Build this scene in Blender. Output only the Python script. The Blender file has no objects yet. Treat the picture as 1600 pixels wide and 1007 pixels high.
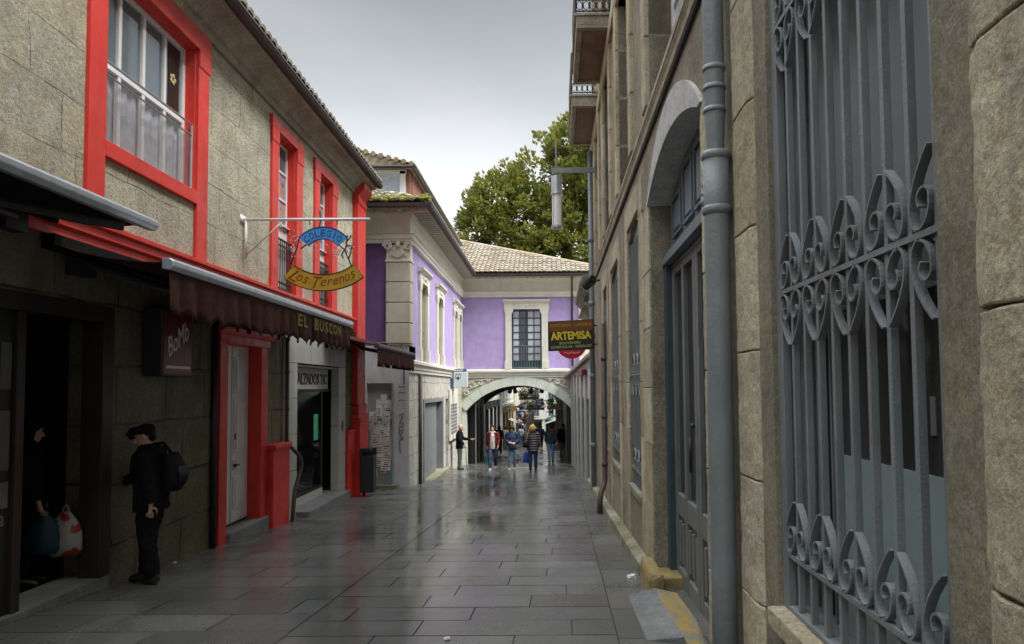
import bpy, bmesh, math, random
from mathutils import Vector, Matrix
from math import sin, cos, pi, sqrt, atan2
rnd = random.Random(7)
R = math.radians
scene = bpy.context.scene
COL = scene.collection

# ------------------------------------------------------------------ camera, sky, sun, exposure
FPX, VPX, VPY, W0, H0 = 1067.0, 855.0, 605.0, 1600.0, 1007.0
PITCH, ROLL = R(2.7), R(0.5)
cam_d = bpy.data.cameras.new('camera')
cam = bpy.data.objects.new('camera', cam_d); COL.objects.link(cam)
CROT = Matrix.Rotation(pi/2 + PITCH, 3, 'X') @ Matrix.Rotation(-ROLL, 3, 'Z')
cam.rotation_euler = CROT.to_euler()
cam.location = (0, 0, 0)                       # eye height: the street lies 1.58 m below here
cam_d.sensor_width = 36.0; cam_d.lens = 36.0*FPX/W0
cam_d.clip_start = 0.05; cam_d.clip_end = 2000
_v = CROT.transposed() @ Vector((0, 1, 0))
CX = VPX - FPX*_v.x/(-_v.z); CY = VPY + FPX*_v.y/(-_v.z)
cam_d.shift_x = (W0/2 - CX)/W0; cam_d.shift_y = (CY - H0/2)/W0
scene.camera = cam

SUN_EL, SUN_AZ = R(54), R(112)                  # azimuth from +Y (down the street) towards +X
world = bpy.data.worlds.new('World'); scene.world = world; world.use_nodes = True
def build_world():
    nt = world.node_tree; nt.nodes.clear()
    out = nt.nodes.new('ShaderNodeOutputWorld'); bg = nt.nodes.new('ShaderNodeBackground')
    sky = nt.nodes.new('ShaderNodeTexSky'); sky.sky_type = 'NISHITA'; sky.sun_disc = False
    sky.sun_elevation = SUN_EL; sky.sun_rotation = SUN_AZ; sky.air_density = 1.0; sky.dust_density = 3.0
    tc = nt.nodes.new('ShaderNodeTexCoord')
    mp = nt.nodes.new('ShaderNodeMapping'); mp.inputs['Scale'].default_value = (1.0, 1.0, 2.4)
    nz = nt.nodes.new('ShaderNodeTexNoise'); nz.inputs['Scale'].default_value = 1.7
    nz.inputs['Detail'].default_value = 6; nz.inputs['Roughness'].default_value = 0.55
    cr = nt.nodes.new('ShaderNodeValToRGB')
    cr.color_ramp.elements[0].position = 0.30; cr.color_ramp.elements[0].color = (6.7, 7.2, 7.7, 1)
    cr.color_ramp.elements[1].position = 0.66; cr.color_ramp.elements[1].color = (9.3, 9.5, 9.7, 1)
    # an overcast deck: bright low over the street, a grey bank above it, brightest towards the zenith
    sx = nt.nodes.new('ShaderNodeSeparateXYZ')
    mr = nt.nodes.new('ShaderNodeValToRGB'); e = mr.color_ramp.elements
    for pos, v in ((0.0,1.05),(0.22,1.13),(0.40,0.58),(0.52,0.37),(0.62,0.9),(0.80,3.4),(1.0,3.9)):
        k = e.new(pos) if pos not in (0.0,1.0) else (e[0] if pos == 0.0 else e[-1]); k.position = pos; k.color = (v/4, v/4*1.003, v/4*1.0, 1)
    mul = nt.nodes.new('ShaderNodeMixRGB'); mul.blend_type = 'MULTIPLY'; mul.inputs['Fac'].default_value = 1.0
    vs = nt.nodes.new('ShaderNodeVectorMath'); vs.operation = 'SCALE'; vs.inputs['Scale'].default_value = 4.0
    mix = nt.nodes.new('ShaderNodeMixRGB'); mix.inputs['Fac'].default_value = 0.90
    L = nt.links.new
    L(tc.outputs['Generated'], mp.inputs['Vector']); L(mp.outputs['Vector'], nz.inputs['Vector'])
    L(nz.outputs['Fac'], cr.inputs['Fac']); L(tc.outputs['Generated'], sx.inputs['Vector'])
    L(sx.outputs['Z'], mr.inputs['Fac']); L(mr.outputs['Color'], vs.inputs[0]); L(vs.outputs['Vector'], mul.inputs['Color2']); L(cr.outputs['Color'], mul.inputs['Color1'])
    L(sky.outputs['Color'], mix.inputs['Color1']); L(mul.outputs['Color'], mix.inputs['Color2'])
    L(mix.outputs['Color'], bg.inputs['Color']); bg.inputs['Strength'].default_value = 0.062
    L(bg.outputs['Background'], out.inputs['Surface'])
build_world()
sun_d = bpy.data.lights.new('sun', 'SUN'); sun_d.energy = 2.6; sun_d.angle = R(25); sun_d.color = (1.0, 0.965, 0.90)
sun = bpy.data.objects.new('sun', sun_d); COL.objects.link(sun)
_sd = Vector((sin(SUN_AZ)*cos(SUN_EL), cos(SUN_AZ)*cos(SUN_EL), sin(SUN_EL)))
sun.rotation_euler = _sd.to_track_quat('Z', 'Y').to_euler(); sun.location = _sd*60
scene.view_settings.view_transform = 'Standard'; scene.view_settings.look = 'None'
scene.view_settings.exposure = 1.12; scene.view_settings.gamma = 1.0
scene.cycles.max_bounces = 8; scene.cycles.diffuse_bounces = 5

# ------------------------------------------------------------------ measuring helpers
def zf(y): return -1.58 - 0.059*max(-25.0, min(y, 130.0))       # the street slopes gently down ahead
def ray(px, py):
    return CROT @ Vector(((px-CX)/FPX, -(py-CY)/FPX, -1.0))
def onY(px, py, Y):
    d = ray(px, py); return d.x/d.y*Y, d.z/d.y*Y
class Frame:
    """a wall: u runs along it, w out of it towards the street"""
    def __init__(s, x, y, ux, uy, wx, wy):
        l = math.hypot(ux, uy); s.o = (x, y); s.u = (ux/l, uy/l); l = math.hypot(wx, wy); s.w = (wx/l, wy/l)
    def p(s, u, w, z):
        return Vector((s.o[0]+s.u[0]*u+s.w[0]*w, s.o[1]+s.u[1]*u+s.w[1]*w, z))
    def hit(s, px, py, w=0.0):
        d = ray(px, py); ox, oy = s.o[0]+s.w[0]*w, s.o[1]+s.w[1]*w
        t = (ox*s.w[0]+oy*s.w[1])/(d.x*s.w[0]+d.y*s.w[1])
        return (d.x*t-ox)*s.u[0]+(d.y*t-oy)*s.u[1], d.z*t
    def U(s, px, py=600, w=0.0): return s.hit(px, py, w)[0]
    def Z(s, px, py, w=0.0): return s.hit(px, py, w)[1]
FL = Frame(-4.45, 0, -0.0122, 1, 1, 0.0122)
FR = Frame(1.02, 0, 0.0122, 1, -1, 0.0122)
YP = 18.4                                       # front of the purple building's side wing
FP = Frame(-3.72, 0, 0, 1, 1, 0)
YF = 29.7
FF = Frame(0, YF, 1, 0, 0, -1)                  # facade over the arch (u = X)
FW = Frame(0, YP, 1, 0, 0, -1)                  # end wall of the wing (u = X)

# ------------------------------------------------------------------ mesh helpers
class MB:
    def __init__(s): s.v = []; s.f = []; s.marks = []
    def mark(s, i): s.marks.append((len(s.f), i)); return s
    def add(s, vs, fs):
        n = len(s.v); s.v += [Vector(v) for v in vs]; s.f += [tuple(i+n for i in f) for f in fs]; return s
    def hexa(s, c):
        return s.add(c, [(0,1,2,3),(7,6,5,4),(0,4,5,1),(1,5,6,2),(2,6,7,3),(3,7,4,0)])
    def box(s, fr, u0, u1, w0, w1, z0, z1):
        P = fr.p; return s.hexa([P(u0,w0,z0),P(u1,w0,z0),P(u1,w1,z0),P(u0,w1,z0),P(u0,w0,z1),P(u1,w0,z1),P(u1,w1,z1),P(u0,w1,z1)])
    def wbox(s, x0, x1, y0, y1, z0, z1):
        return s.hexa([(x0,y0,z0),(x1,y0,z0),(x1,y1,z0),(x0,y1,z0),(x0,y0,z1),(x1,y0,z1),(x1,y1,z1),(x0,y1,z1)])
    def quad(s, a, b, c, d): return s.add([a,b,c,d], [(0,1,2,3)])
    def prism(s, pts, off):
        """closed polygon pts (3-D) extruded by vector off"""
        n = len(pts); off = Vector(off); a = [Vector(p) for p in pts]; b = [p+off for p in a]
        return s.add(a+b, [tuple(range(n)), tuple(range(2*n-1, n-1, -1))] + [(i,(i+1)%n,n+(i+1)%n,n+i) for i in range(n)])
    def profile(s, fr, u0, u1, prof):
        """(w,z) profile swept along u"""
        return s.prism([fr.p(u0,w,z) for w,z in prof], fr.p(u1,0,0)-fr.p(u0,0,0))
    def tube(s, pts, r, n=8, caps=True):
        pts = [Vector(p) for p in pts]; m = len(pts)
        rs = r if isinstance(r, (list, tuple)) else [r]*m
        t0 = (pts[1]-pts[0]).normalized(); ref = Vector((0,0,1)) if abs(t0.z) < .9 else Vector((1,0,0))
        nx = t0.cross(ref).normalized(); base = len(s.v)
        for i in range(m):
            t = ((pts[min(i+1,m-1)]-pts[i]).normalized() + (pts[i]-pts[max(i-1,0)]).normalized())
            t = t.normalized() if t.length > 1e-6 else t0
            nx = (nx - t*nx.dot(t)).normalized(); ny = t.cross(nx)
            rr = rs[i]; ra, rb = rr if isinstance(rr, tuple) else (rr, rr)
            for k in range(n):
                a = 2*pi*k/n; s.v.append(pts[i]+nx*cos(a)*ra+ny*sin(a)*rb)
        for i in range(m-1):
            for k in range(n):
                s.f.append((base+i*n+k, base+i*n+(k+1)%n, base+(i+1)*n+(k+1)%n, base+(i+1)*n+k))
        if caps:
            s.f.append(tuple(base+k for k in range(n-1,-1,-1))); s.f.append(tuple(base+(m-1)*n+k for k in range(n)))
        return s
    def lathe(s, c, prof, n=16):
        c = Vector(c); base = len(s.v)
        for r, z in prof:
            for k in range(n): a = 2*pi*k/n; s.v.append(c+Vector((r*cos(a), r*sin(a), z)))
        for i in range(len(prof)-1):
            for k in range(n): s.f.append((base+i*n+k, base+i*n+(k+1)%n, base+(i+1)*n+(k+1)%n, base+(i+1)*n+k))
        s.f.append(tuple(base+k for k in range(n-1,-1,-1))); s.f.append(tuple(base+(len(prof)-1)*n+k for k in range(n)))
        return s
    def ball(s, c, r, nu=12, nv=8, rot=None):
        c = Vector(c); r = r if isinstance(r, tuple) else (r,r,r); base = len(s.v)
        q = rot or Matrix.Identity(3)
        s.v.append(c+q@Vector((0,0,-r[2])))
        for i in range(1,nv):
            t = pi*i/nv
            for k in range(nu):
                a = 2*pi*k/nu; s.v.append(c+q@Vector((r[0]*sin(t)*cos(a), r[1]*sin(t)*sin(a), -r[2]*cos(t))))
        s.v.append(c+q@Vector((0,0,r[2]))); top = len(s.v)-1
        for k in range(nu):
            s.f.append((base, base+1+(k+1)%nu, base+1+k)); s.f.append((top, top-nu+k, top-nu+(k+1)%nu))
        for i in range(nv-2):
            for k in range(nu):
                a = base+1+i*nu; s.f.append((a+k, a+(k+1)%nu, a+nu+(k+1)%nu, a+nu+k))
        return s
    def ribbon(s, pts, off, th):
        """flat bar following pts, `off` its width direction, th its thickness vector per point is found from the path"""
        pts = [Vector(p) for p in pts]; off = Vector(off); m = len(pts); base = len(s.v); on = off.normalized()
        for i in range(m):
            t = (pts[min(i+1,m-1)]-pts[max(i-1,0)]).normalized(); n = t.cross(on).normalized()*th/2
            s.v += [pts[i]-off/2-n, pts[i]+off/2-n, pts[i]+off/2+n, pts[i]-off/2+n]
        for i in range(m-1):
            a = base+4*i
            for k in range(4): s.f.append((a+k, a+(k+1)%4, a+4+(k+1)%4, a+4+k))
        s.f.append((base+3,base+2,base+1,base)); a = base+4*(m-1); s.f.append((a,a+1,a+2,a+3))
        return s
    def build(s, name, mat, root=None, smooth=False, bevel=0.0, normals=True, rough=None):
        off = ABS.get(root.name, Vector()) if root else Vector()
        me = bpy.data.meshes.new(name); me.from_pydata([v-off for v in s.v], [], s.f)
        if normals:
            bm = bmesh.new(); bm.from_mesh(me); bmesh.ops.recalc_face_normals(bm, faces=bm.faces); bm.to_mesh(me); bm.free()
        o = bpy.data.objects.new(name, me); COL.objects.link(o)
        for m in (mat if isinstance(mat, list) else [mat]): me.materials.append(m)
        for k, (st, i) in enumerate(s.marks):
            for p in me.polygons[st:(s.marks[k+1][0] if k+1 < len(s.marks) else len(s.f))]: p.material_index = i
        if root: o.parent = root
        ABS[o.name] = off.copy()
        if smooth:
            for p in me.polygons: p.use_smooth = True
        if bevel:
            b = o.modifiers.new('bevel', 'BEVEL'); b.width = bevel; b.segments = 2; b.limit_method = 'ANGLE'; b.angle_limit = R(40)
        if rough:                                    # hand-cut stone: uneven faces and arrises
            s_ = o.modifiers.new('cut', 'SUBSURF'); s_.subdivision_type = 'SIMPLE'; s_.levels = s_.render_levels = rough[1]
            if 'rough_cut' not in bpy.data.textures:
                tx = bpy.data.textures.new('rough_cut', 'CLOUDS'); tx.noise_scale = .09; tx.noise_depth = 4
            d_ = o.modifiers.new('hewn', 'DISPLACE'); d_.texture = bpy.data.textures['rough_cut']; d_.strength = rough[0]; d_.mid_level = .5; d_.texture_coords = 'LOCAL'
        return o
ABS = {}
def tag(o, label=None, cat=None, group=None, kind=None):
    if label: o['label'] = label
    if cat: o['category'] = cat
    if group: o['group'] = group
    if kind: o['kind'] = kind
    return o
def thing(name, loc, label, cat, group=None, rotz=0.0):
    o = bpy.data.objects.new(name, None); COL.objects.link(o); o.location = loc; o.empty_display_size = 0.2
    o.rotation_euler = (0,0,rotz); ABS[o.name] = Vector(loc)
    return tag(o, label, cat, group)
def flip(fr, name, mat, root, *boxes, bevel=0.0):
    m = MB()
    for b in boxes: m.box(fr, *b)
    return m.build(name, mat, root, bevel=bevel)
def text_mesh(txt, size=1.0, extrude=0.0, shear=0.0, bold=0.0, spacing=1.0):
    c = bpy.data.curves.new('lettering', 'FONT'); c.body = txt; c.size = size; c.extrude = extrude; c.shear = shear
    c.offset = bold; c.space_character = spacing; c.resolution_u = 3
    o = bpy.data.objects.new('lettering_tmp', c); COL.objects.link(o)
    dg = bpy.context.evaluated_depsgraph_get(); dg.update()
    me = bpy.data.meshes.new_from_object(o.evaluated_get(dg)); bpy.data.objects.remove(o); bpy.data.curves.remove(c)
    vs = [v.co.copy() for v in me.vertices]; fs = [tuple(p.vertices) for p in me.polygons]; bpy.data.meshes.remove(me)
    return vs, fs
def add_text(mb, txt, centre, right, up, width, height, depth=0.004, **k):
    """lettering fitted to width x height about centre"""
    vs, fs = text_mesh(txt, extrude=depth, **k)
    x0 = min(v.x for v in vs); x1 = max(v.x for v in vs); y0 = min(v.y for v in vs); y1 = max(v.y for v in vs)
    right = Vector(right).normalized(); up = Vector(up).normalized(); n = right.cross(up); c = Vector(centre)
    mb.add([c+right*((v.x-(x0+x1)/2)*width/(x1-x0))+up*((v.y-(y0+y1)/2)*height/(y1-y0))+n*v.z for v in vs], fs)
def bez(a, b, c, d, n=8):
    a,b,c,d = map(Vector, (a,b,c,d))
    return [a*(1-t)**3+b*3*t*(1-t)**2+c*3*t*t*(1-t)+d*t**3 for t in [i/n for i in range(n+1)]]
def arc_z(u, ua, ub, zs, rise):
    h = (ub-ua)/2; r = (h*h+rise*rise)/(2*rise); x = u-(ua+ub)/2
    return zs + rise - r + sqrt(max(0, r*r-x*x))
def wall(mb, fr, u0, u1, z0, z1, ops, depth=0.3, w=0.0, n_arc=14):
    """front sheet with openings (ua,ub,za,zb,rise) and their reveals"""
    us = sorted({u0,u1}|{o[0] for o in ops}|{o[1] for o in ops}); zs = sorted({z0,z1}|{o[2] for o in ops}|{o[3] for o in ops})
    P = fr.p
    for i in range(len(us)-1):
        for j in range(len(zs)-1):
            um, zm = (us[i]+us[i+1])/2, (zs[j]+zs[j+1])/2
            if any(o[0] < um < o[1] and o[2] < zm < o[3] for o in ops): continue
            mb.quad(P(us[i],w,zs[j]), P(us[i+1],w,zs[j]), P(us[i+1],w,zs[j+1]), P(us[i],w,zs[j+1]))
    for o in ops:
        ua, ub, za, zb = o[:4]; rise = o[4] if len(o) > 4 else 0; d = o[5] if len(o) > 5 else depth
        zt = zb - rise
        mb.quad(P(ua,w,za),P(ua,w,zt),P(ua,w-d,zt),P(ua,w-d,za)); mb.quad(P(ub,w,za),P(ub,w,zt),P(ub,w-d,zt),P(ub,w-d,za))
        mb.quad(P(ua,w,za),P(ub,w,za),P(ub,w-d,za),P(ua,w-d,za))
        if rise:
            for k in range(n_arc):
                a, b = ua+(ub-ua)*k/n_arc, ua+(ub-ua)*(k+1)/n_arc; fa, fb = arc_z(a,ua,ub,zt,rise), arc_z(b,ua,ub,zt,rise)
                if zb-min(fa,fb) > 1e-4: mb.quad(P(a,w,fa),P(b,w,fb),P(b,w,zb),P(a,w,zb))
                mb.quad(P(a,w,fa),P(b,w,fb),P(b,w-d,fb),P(a,w-d,fa))
        else: mb.quad(P(ua,w,zb),P(ub,w,zb),P(ub,w-d,zb),P(ua,w-d,zb))
    return mb

# ------------------------------------------------------------------ materials
class NT:
    def __init__(s, name):
        s.m = bpy.data.materials.new(name); s.m.use_nodes = True; s.t = s.m.node_tree; s.t.nodes.clear()
        s.out = s.n('ShaderNodeOutputMaterial'); s.b = s.n('ShaderNodeBsdfPrincipled'); s.l(s.b.outputs[0], s.out.inputs[0])
        s.tc = s.n('ShaderNodeTexCoord')
    def n(s, t, **k):
        x = s.t.nodes.new(t)
        for a, v in k.items(): setattr(x, a, v)
        return x
    def l(s, a, b): s.t.links.new(a, b)
    def noise(s, scale, detail=4, rough=0.55, vec=None, stretch=None):
        x = s.n('ShaderNodeTexNoise'); x.inputs['Scale'].default_value = scale; x.inputs['Detail'].default_value = detail; x.inputs['Roughness'].default_value = rough
        v = vec or s.tc.outputs['Object']
        if stretch:
            mp = s.n('ShaderNodeMapping'); mp.inputs['Scale'].default_value = stretch; s.l(v, mp.inputs['Vector']); v = mp.outputs['Vector']
        s.l(v, x.inputs['Vector']); return x.outputs['Fac']
    def ramp(s, fac, stops):
        x = s.n('ShaderNodeValToRGB'); e = x.color_ramp.elements
        while len(e) < len(stops): e.new(0.5)
        for i, (p, c) in enumerate(stops):
            e[i].position = p; e[i].color = (c,c,c,1) if isinstance(c, (int,float)) else tuple(c)+(1,)
        s.l(fac, x.inputs['Fac']); return x.outputs['Color']
    def mix(s, fac, a, b, mode='MIX'):
        x = s.n('ShaderNodeMixRGB', blend_type=mode)
        for k, v in (('Fac',fac),('Color1',a),('Color2',b)):
            i = x.inputs[k]
            if hasattr(v, 'is_linked') or hasattr(v, 'links'): s.l(v, i)
            elif k == 'Fac': i.default_value = v
            else: i.default_value = (v,v,v,1) if isinstance(v,(int,float)) else tuple(v)+(1,)
        return x.outputs['Color']
    def math(s, op, a, b=0.0):
        x = s.n('ShaderNodeMath', operation=op)
        for i, v in enumerate((a,b)):
            if hasattr(v, 'links'): s.l(v, x.inputs[i])
            else: x.inputs[i].default_value = v
        return x.outputs[0]
    def bump(s, h, strength, dist=0.02, prev=None):
        x = s.n('ShaderNodeBump'); x.inputs['Strength'].default_value = strength; x.inputs['Distance'].default_value = dist
        s.l(h, x.inputs['Height'])
        if prev: s.l(prev, x.inputs['Normal'])
        return x.outputs['Normal']
    def island(s): return s.n('ShaderNodeNewGeometry').outputs['Random Per Island']
    def fin(s, color, rough=0.6, normal=None, metal=0.0, spec=None, coat=0.0):
        def put(k, v):
            i = s.b.inputs[k]
            if hasattr(v, 'links'): s.l(v, i)
            elif k == 'Base Color': i.default_value = tuple(v)+(1,)
            else: i.default_value = v
        put('Base Color', color); put('Roughness', rough); put('Metallic', metal)
        if spec is not None: put('Specular IOR Level', spec)
        if coat: put('Coat Weight', coat)
        if normal: s.l(normal, s.b.inputs['Normal'])
        return s.m
def lerp(a, b, t): return tuple(x+(y-x)*t for x, y in zip(a, b))
def sc(c, k): return tuple(min(1, x*k) for x in c)

def paint(name, c, rough=0.45, var=0.12, bump=0.12, bscale=60, dirt=0.25, dirt_c=None):
    t = NT(name); a = t.noise(3.0, 5); f = t.noise(bscale, 3)
    col = t.mix(t.ramp(a, [(0.3,0.0),(0.7,1.0)]), sc(c,1-var), sc(c,1+var))
    d = t.ramp(t.noise(5.0, 8, 0.7, stretch=(1,1,0.22)), [(0.49,0.0),(0.74,dirt)])
    col = t.mix(d, col, dirt_c or sc(c,0.35))
    return t.fin(col, rough, t.bump(f, bump, 0.01))
def plain(name, c, rough=0.5, metal=0.0, var=0.1, spec=None):
    t = NT(name); col = t.mix(t.ramp(t.noise(9, 4), [(0.3,0.0),(0.7,1.0)]), sc(c,1-var), sc(c,1+var))
    return t.fin(col, rough, None, metal, spec)
def cloth(name, c, rough=0.9, scale=400, var=0.18):
    t = NT(name); col = t.mix(t.ramp(t.noise(7, 5), [(0.3,0.0),(0.7,1.0)]), sc(c,1-var), sc(c,1+var))
    n = t.bump(t.noise(18, 5), 0.5, 0.02); n = t.bump(t.noise(scale, 2), 0.2, 0.003, n)
    return t.fin(col, rough, n, spec=0.12)
def stone(name, c, c2, stain, scale=1.0, rough_bump=0.6, speck=0.35, blocks=None, island=0.0, moss=0.0, rough=0.85, streak=0.5):
    """granite: two tones, lichen stains, grain; blocks=(length,height,axis) draws the joints of the coursing into the wall"""
    t = NT(name); v = t.tc.outputs['Object']
    big = t.noise(0.9*scale, 5, 0.6); mid = t.noise(6*scale, 6, 0.65); fine = t.noise(70*scale, 4, 0.7); grit = t.noise(22*scale, 6, 0.75)
    col = t.mix(t.ramp(big, [(0.35,0.0),(0.62,1.0)]), c, c2)
    col = t.mix(t.ramp(mid, [(0.5,0.0),(0.72,0.75)]), col, stain)
    if island: 
        i = t.island(); col = t.mix(t.ramp(i, [(0.0,0.0),(0.55,0.15),(1.0,island)]), col, stain)
        col = t.mix(1.0, col, t.ramp(t.math('FRACT', t.math('MULTIPLY', i, 7.31)), [(0,0.82),(1,1.12)]), 'MULTIPLY')
    nrm = None
    if blocks:
        sp = t.n('ShaderNodeSeparateXYZ'); t.l(v, sp.inputs[0]); cb = t.n('ShaderNodeCombineXYZ')
        w1 = t.math('MULTIPLY', t.math('SUBTRACT', t.noise(1.6,3), 0.5), 0.16); w2 = t.math('MULTIPLY', t.math('SUBTRACT', t.noise(1.3,3,vec=v), 0.5), 0.10)
        t.l(t.math('ADD', sp.outputs[blocks[2]], w1), cb.inputs[0]); t.l(t.math('ADD', sp.outputs['Z'], w2), cb.inputs[1])
        bk = t.n('ShaderNodeTexBrick'); bk.offset = 0.42; bk.squash = 1.35; bk.squash_frequency = 3
        bk.inputs['Scale'].default_value = 1.0; bk.inputs['Brick Width'].default_value = blocks[0]; bk.inputs['Row Height'].default_value = blocks[1]
        bk.inputs['Mortar Size'].default_value = blocks[3] if len(blocks) > 3 else 0.011; bk.inputs['Mortar Smooth'].default_value = 0.35; bk.inputs['Bias'].default_value = 0.0
        bk.inputs['Color1'].default_value = (0,0,0,1); bk.inputs['Color2'].default_value = (1,1,1,1); bk.inputs['Mortar'].default_value = (0.5,0.5,0.5,1)
        t.l(cb.outputs[0], bk.inputs['Vector'])
        col = t.mix(t.math('MULTIPLY', bk.outputs['Color'], 0.75), col, t.mix(0.5, sc(c2,1.08), stain))
        jo = t.math('MULTIPLY', bk.outputs['Fac'], t.ramp(t.noise(2.2,3), [(0.32,0.10),(0.62,1.0)]))
        col = t.mix(jo, col, sc(c,0.28))
        nrm = t.bump(t.math('SUBTRACT', 1.0, bk.outputs['Fac']), 0.55, 0.02)
    col = t.mix(0.45, col, t.ramp(t.noise(2.3*scale, 7, 0.7), [(0.30,0.22),(0.5,0.5),(0.70,0.80)]), 'OVERLAY')
    col = t.mix(0.40, col, t.ramp(grit, [(0.32,0.12),(0.5,0.5),(0.68,0.85)]), 'OVERLAY')
    col = t.mix(speck, col, t.ramp(fine, [(0.3,0.35),(0.5,0.62),(0.7,0.95)]), 'OVERLAY')
    if streak:
        sk = t.ramp(t.noise(2.6, 8, 0.72, stretch=(1,1,0.16)), [(0.52,0.0),(0.75,streak)]); col = t.mix(sk, col, sc(c,0.38))
    if moss:
        mo = t.ramp(t.noise(2.4, 7, 0.7), [(0.45,0.0),(0.65,moss)]); col = t.mix(mo, col, (0.09,0.10,0.03))
    nrm = t.bump(grit, rough_bump, 0.03, nrm); nrm = t.bump(fine, rough_bump*0.7, 0.008, nrm)
    return t.fin(col, rough, nrm, spec=0.25)

M = {}
M['granite'] = stone('rough_granite_blocks', (0.37,0.36,0.305), (0.52,0.495,0.405), (0.46,0.37,0.21), 1.0, 1.3, 0.5, blocks=(1.05,0.55,'Y',0.007), streak=0.35)
M['granite_low'] = stone('shade_darkened_granite', (0.15,0.140,0.105), (0.20,0.182,0.13), (0.15,0.118,0.06), 1.0, 1.0, 0.45, blocks=(0.95,0.62,'Y',0.016), streak=0.55, moss=0.25)  # street-level shade put into a darker granite colour, with streaks and moss
M['cornice'] = stone('weathered_cornice_stone', (0.27,0.245,0.20), (0.33,0.30,0.24), (0.26,0.20,0.12), 1.2, 0.4, 0.3, streak=0.5)
M['rubble'] = stone('bush_hammered_granite', (0.31,0.285,0.22), (0.39,0.35,0.26), (0.37,0.29,0.16), 1.3, 1.6, 0.6, streak=0.5)
M['ashlar'] = stone('dressed_granite', (0.375,0.345,0.265), (0.45,0.41,0.305), (0.40,0.31,0.165), 1.6, 0.6, 0.5, island=0.6, streak=0.6)
M['ashlar_pale'] = stone('pale_dressed_arch_stone', (0.43,0.43,0.42), (0.50,0.49,0.47), (0.37,0.36,0.33), 1.6, 0.2, 0.3, streak=0.3)
M['grey_stone'] = stone('grey_street_stone', (0.40,0.395,0.36), (0.48,0.47,0.42), (0.36,0.33,0.26), 1.4, 0.5, 0.4, blocks=(0.9,0.5,'Y'), streak=0.6)
M['kerb'] = stone('mossy_kerb_stone', (0.27,0.255,0.20), (0.33,0.31,0.24), (0.20,0.20,0.09), 2.0, 0.5, 0.4, island=0.5, moss=0.7, streak=0)
M['kerb_yellow'] = stone('yellow_painted_stone', (0.36,0.25,0.065), (0.23,0.21,0.15), (0.30,0.22,0.08), 3.0, 0.7, 0.4, streak=0)
M['slab'] = stone('grey_slab', (0.14,0.148,0.152), (0.20,0.203,0.20), (0.12,0.112,0.09), 2.0, 0.5, 0.5, streak=0, rough=0.5)
M['soot_and_gloom'] = stone('blackened_stone', (0.03,0.029,0.026), (0.06,0.057,0.05), (0.03,0.03,0.028), 2.0, 0.7, 0.4, streak=0.6)
def worn_red():
    t = NT('weathered_red_gloss'); c = (0.62,0.028,0.020)
    col = t.mix(t.ramp(t.noise(1.6,6,0.65), [(0.35,0.0),(0.70,0.55)]), c, (0.66,0.085,0.062))
    col = t.mix(t.ramp(t.noise(4.5,8,0.72, stretch=(1,1,0.18)), [(0.50,0.0),(0.76,0.55)]), col, (0.26,0.016,0.014))
    col = t.mix(t.ramp(t.noise(38,6,0.75), [(0.665,0.0),(0.69,0.8)]), col, (0.30,0.20,0.16))
    n = t.bump(t.noise(26,6,0.7), 0.30, 0.010); n = t.bump(t.noise(3,3), 0.25, 0.03, n)
    return t.fin(col, t.ramp(t.noise(6,5), [(0.3,0.32),(0.7,0.58)]), n)
M['red'] = worn_red()
M['white'] = paint('white_gloss_paint', (0.70,0.70,0.70), 0.4, 0.05, 0.05, 60, 0.15)
M['grille'] = paint('grey_painted_iron', (0.185,0.205,0.215), 0.45, 0.14, 0.35, 90, 0.55, (0.09,0.075,0.06))
M['greyframe'] = paint('blue_grey_painted_timber', (0.13,0.175,0.21), 0.45, 0.1, 0.12, 60, 0.35)
M['greydoor'] = paint('grey_brown_door_paint', (0.15,0.16,0.155), 0.5, 0.12, 0.15, 60, 0.45)
M['teal'] = paint('dark_blue_door_frame', (0.042,0.070,0.088), 0.42, 0.12, 0.12, 60, 0.4)
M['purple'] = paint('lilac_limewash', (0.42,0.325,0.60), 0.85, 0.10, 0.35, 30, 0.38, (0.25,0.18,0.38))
M['purple_dark'] = paint('darker_violet_wash', (0.14,0.070,0.20), 0.85, 0.12, 0.35, 30, 0.3)  # darker violet for the end wall of the wing
M['cream'] = paint('cream_painted_stucco', (0.66,0.645,0.56), 0.75, 0.05, 0.25, 40, 0.32, (0.36,0.34,0.26))
M['cream_old'] = paint('weathered_stucco_ashlar', (0.47,0.455,0.38), 0.8, 0.08, 0.3, 40, 0.4, (0.24,0.22,0.16))
M['mint'] = paint('pale_green_arch_stone', (0.60,0.655,0.57), 0.75, 0.06, 0.3, 40, 0.35, (0.36,0.37,0.27))
M['plaster'] = paint('grey_cement_render', (0.57,0.58,0.59), 0.8, 0.1, 0.35, 30, 0.4)
M['polished'] = paint('grey_polished_granite_cladding', (0.44,0.445,0.41), 0.38, 0.06, 0.05, 120, 0.15)
M['black'] = plain('black_paint', (0.012,0.012,0.013), 0.45)
M['iron'] = plain('black_wrought_iron', (0.018,0.018,0.02), 0.5)
M['steel'] = plain('brushed_aluminium', (0.50,0.52,0.55), 0.38, 0.85)
M['alu'] = plain('awning_front_bar', (0.55,0.60,0.66), 0.3, 0.55)
M['alu_dark'] = plain('awning_arm_paint', (0.02,0.02,0.022), 0.5)
M['zinc'] = paint('grey_painted_downpipe', (0.21,0.232,0.243), 0.45, 0.12, 0.4, 40, 0.22)
M['castiron'] = paint('rusty_brown_pipe', (0.075,0.055,0.045), 0.6, 0.25, 0.5, 40, 0.5)
M['gutter'] = paint('brown_gutter', (0.055,0.042,0.04), 0.5, 0.2, 0.2, 40, 0.3)
M['glass'] = plain('dark_window_glass', (0.012,0.016,0.02), 0.04, spec=0.8)
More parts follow.
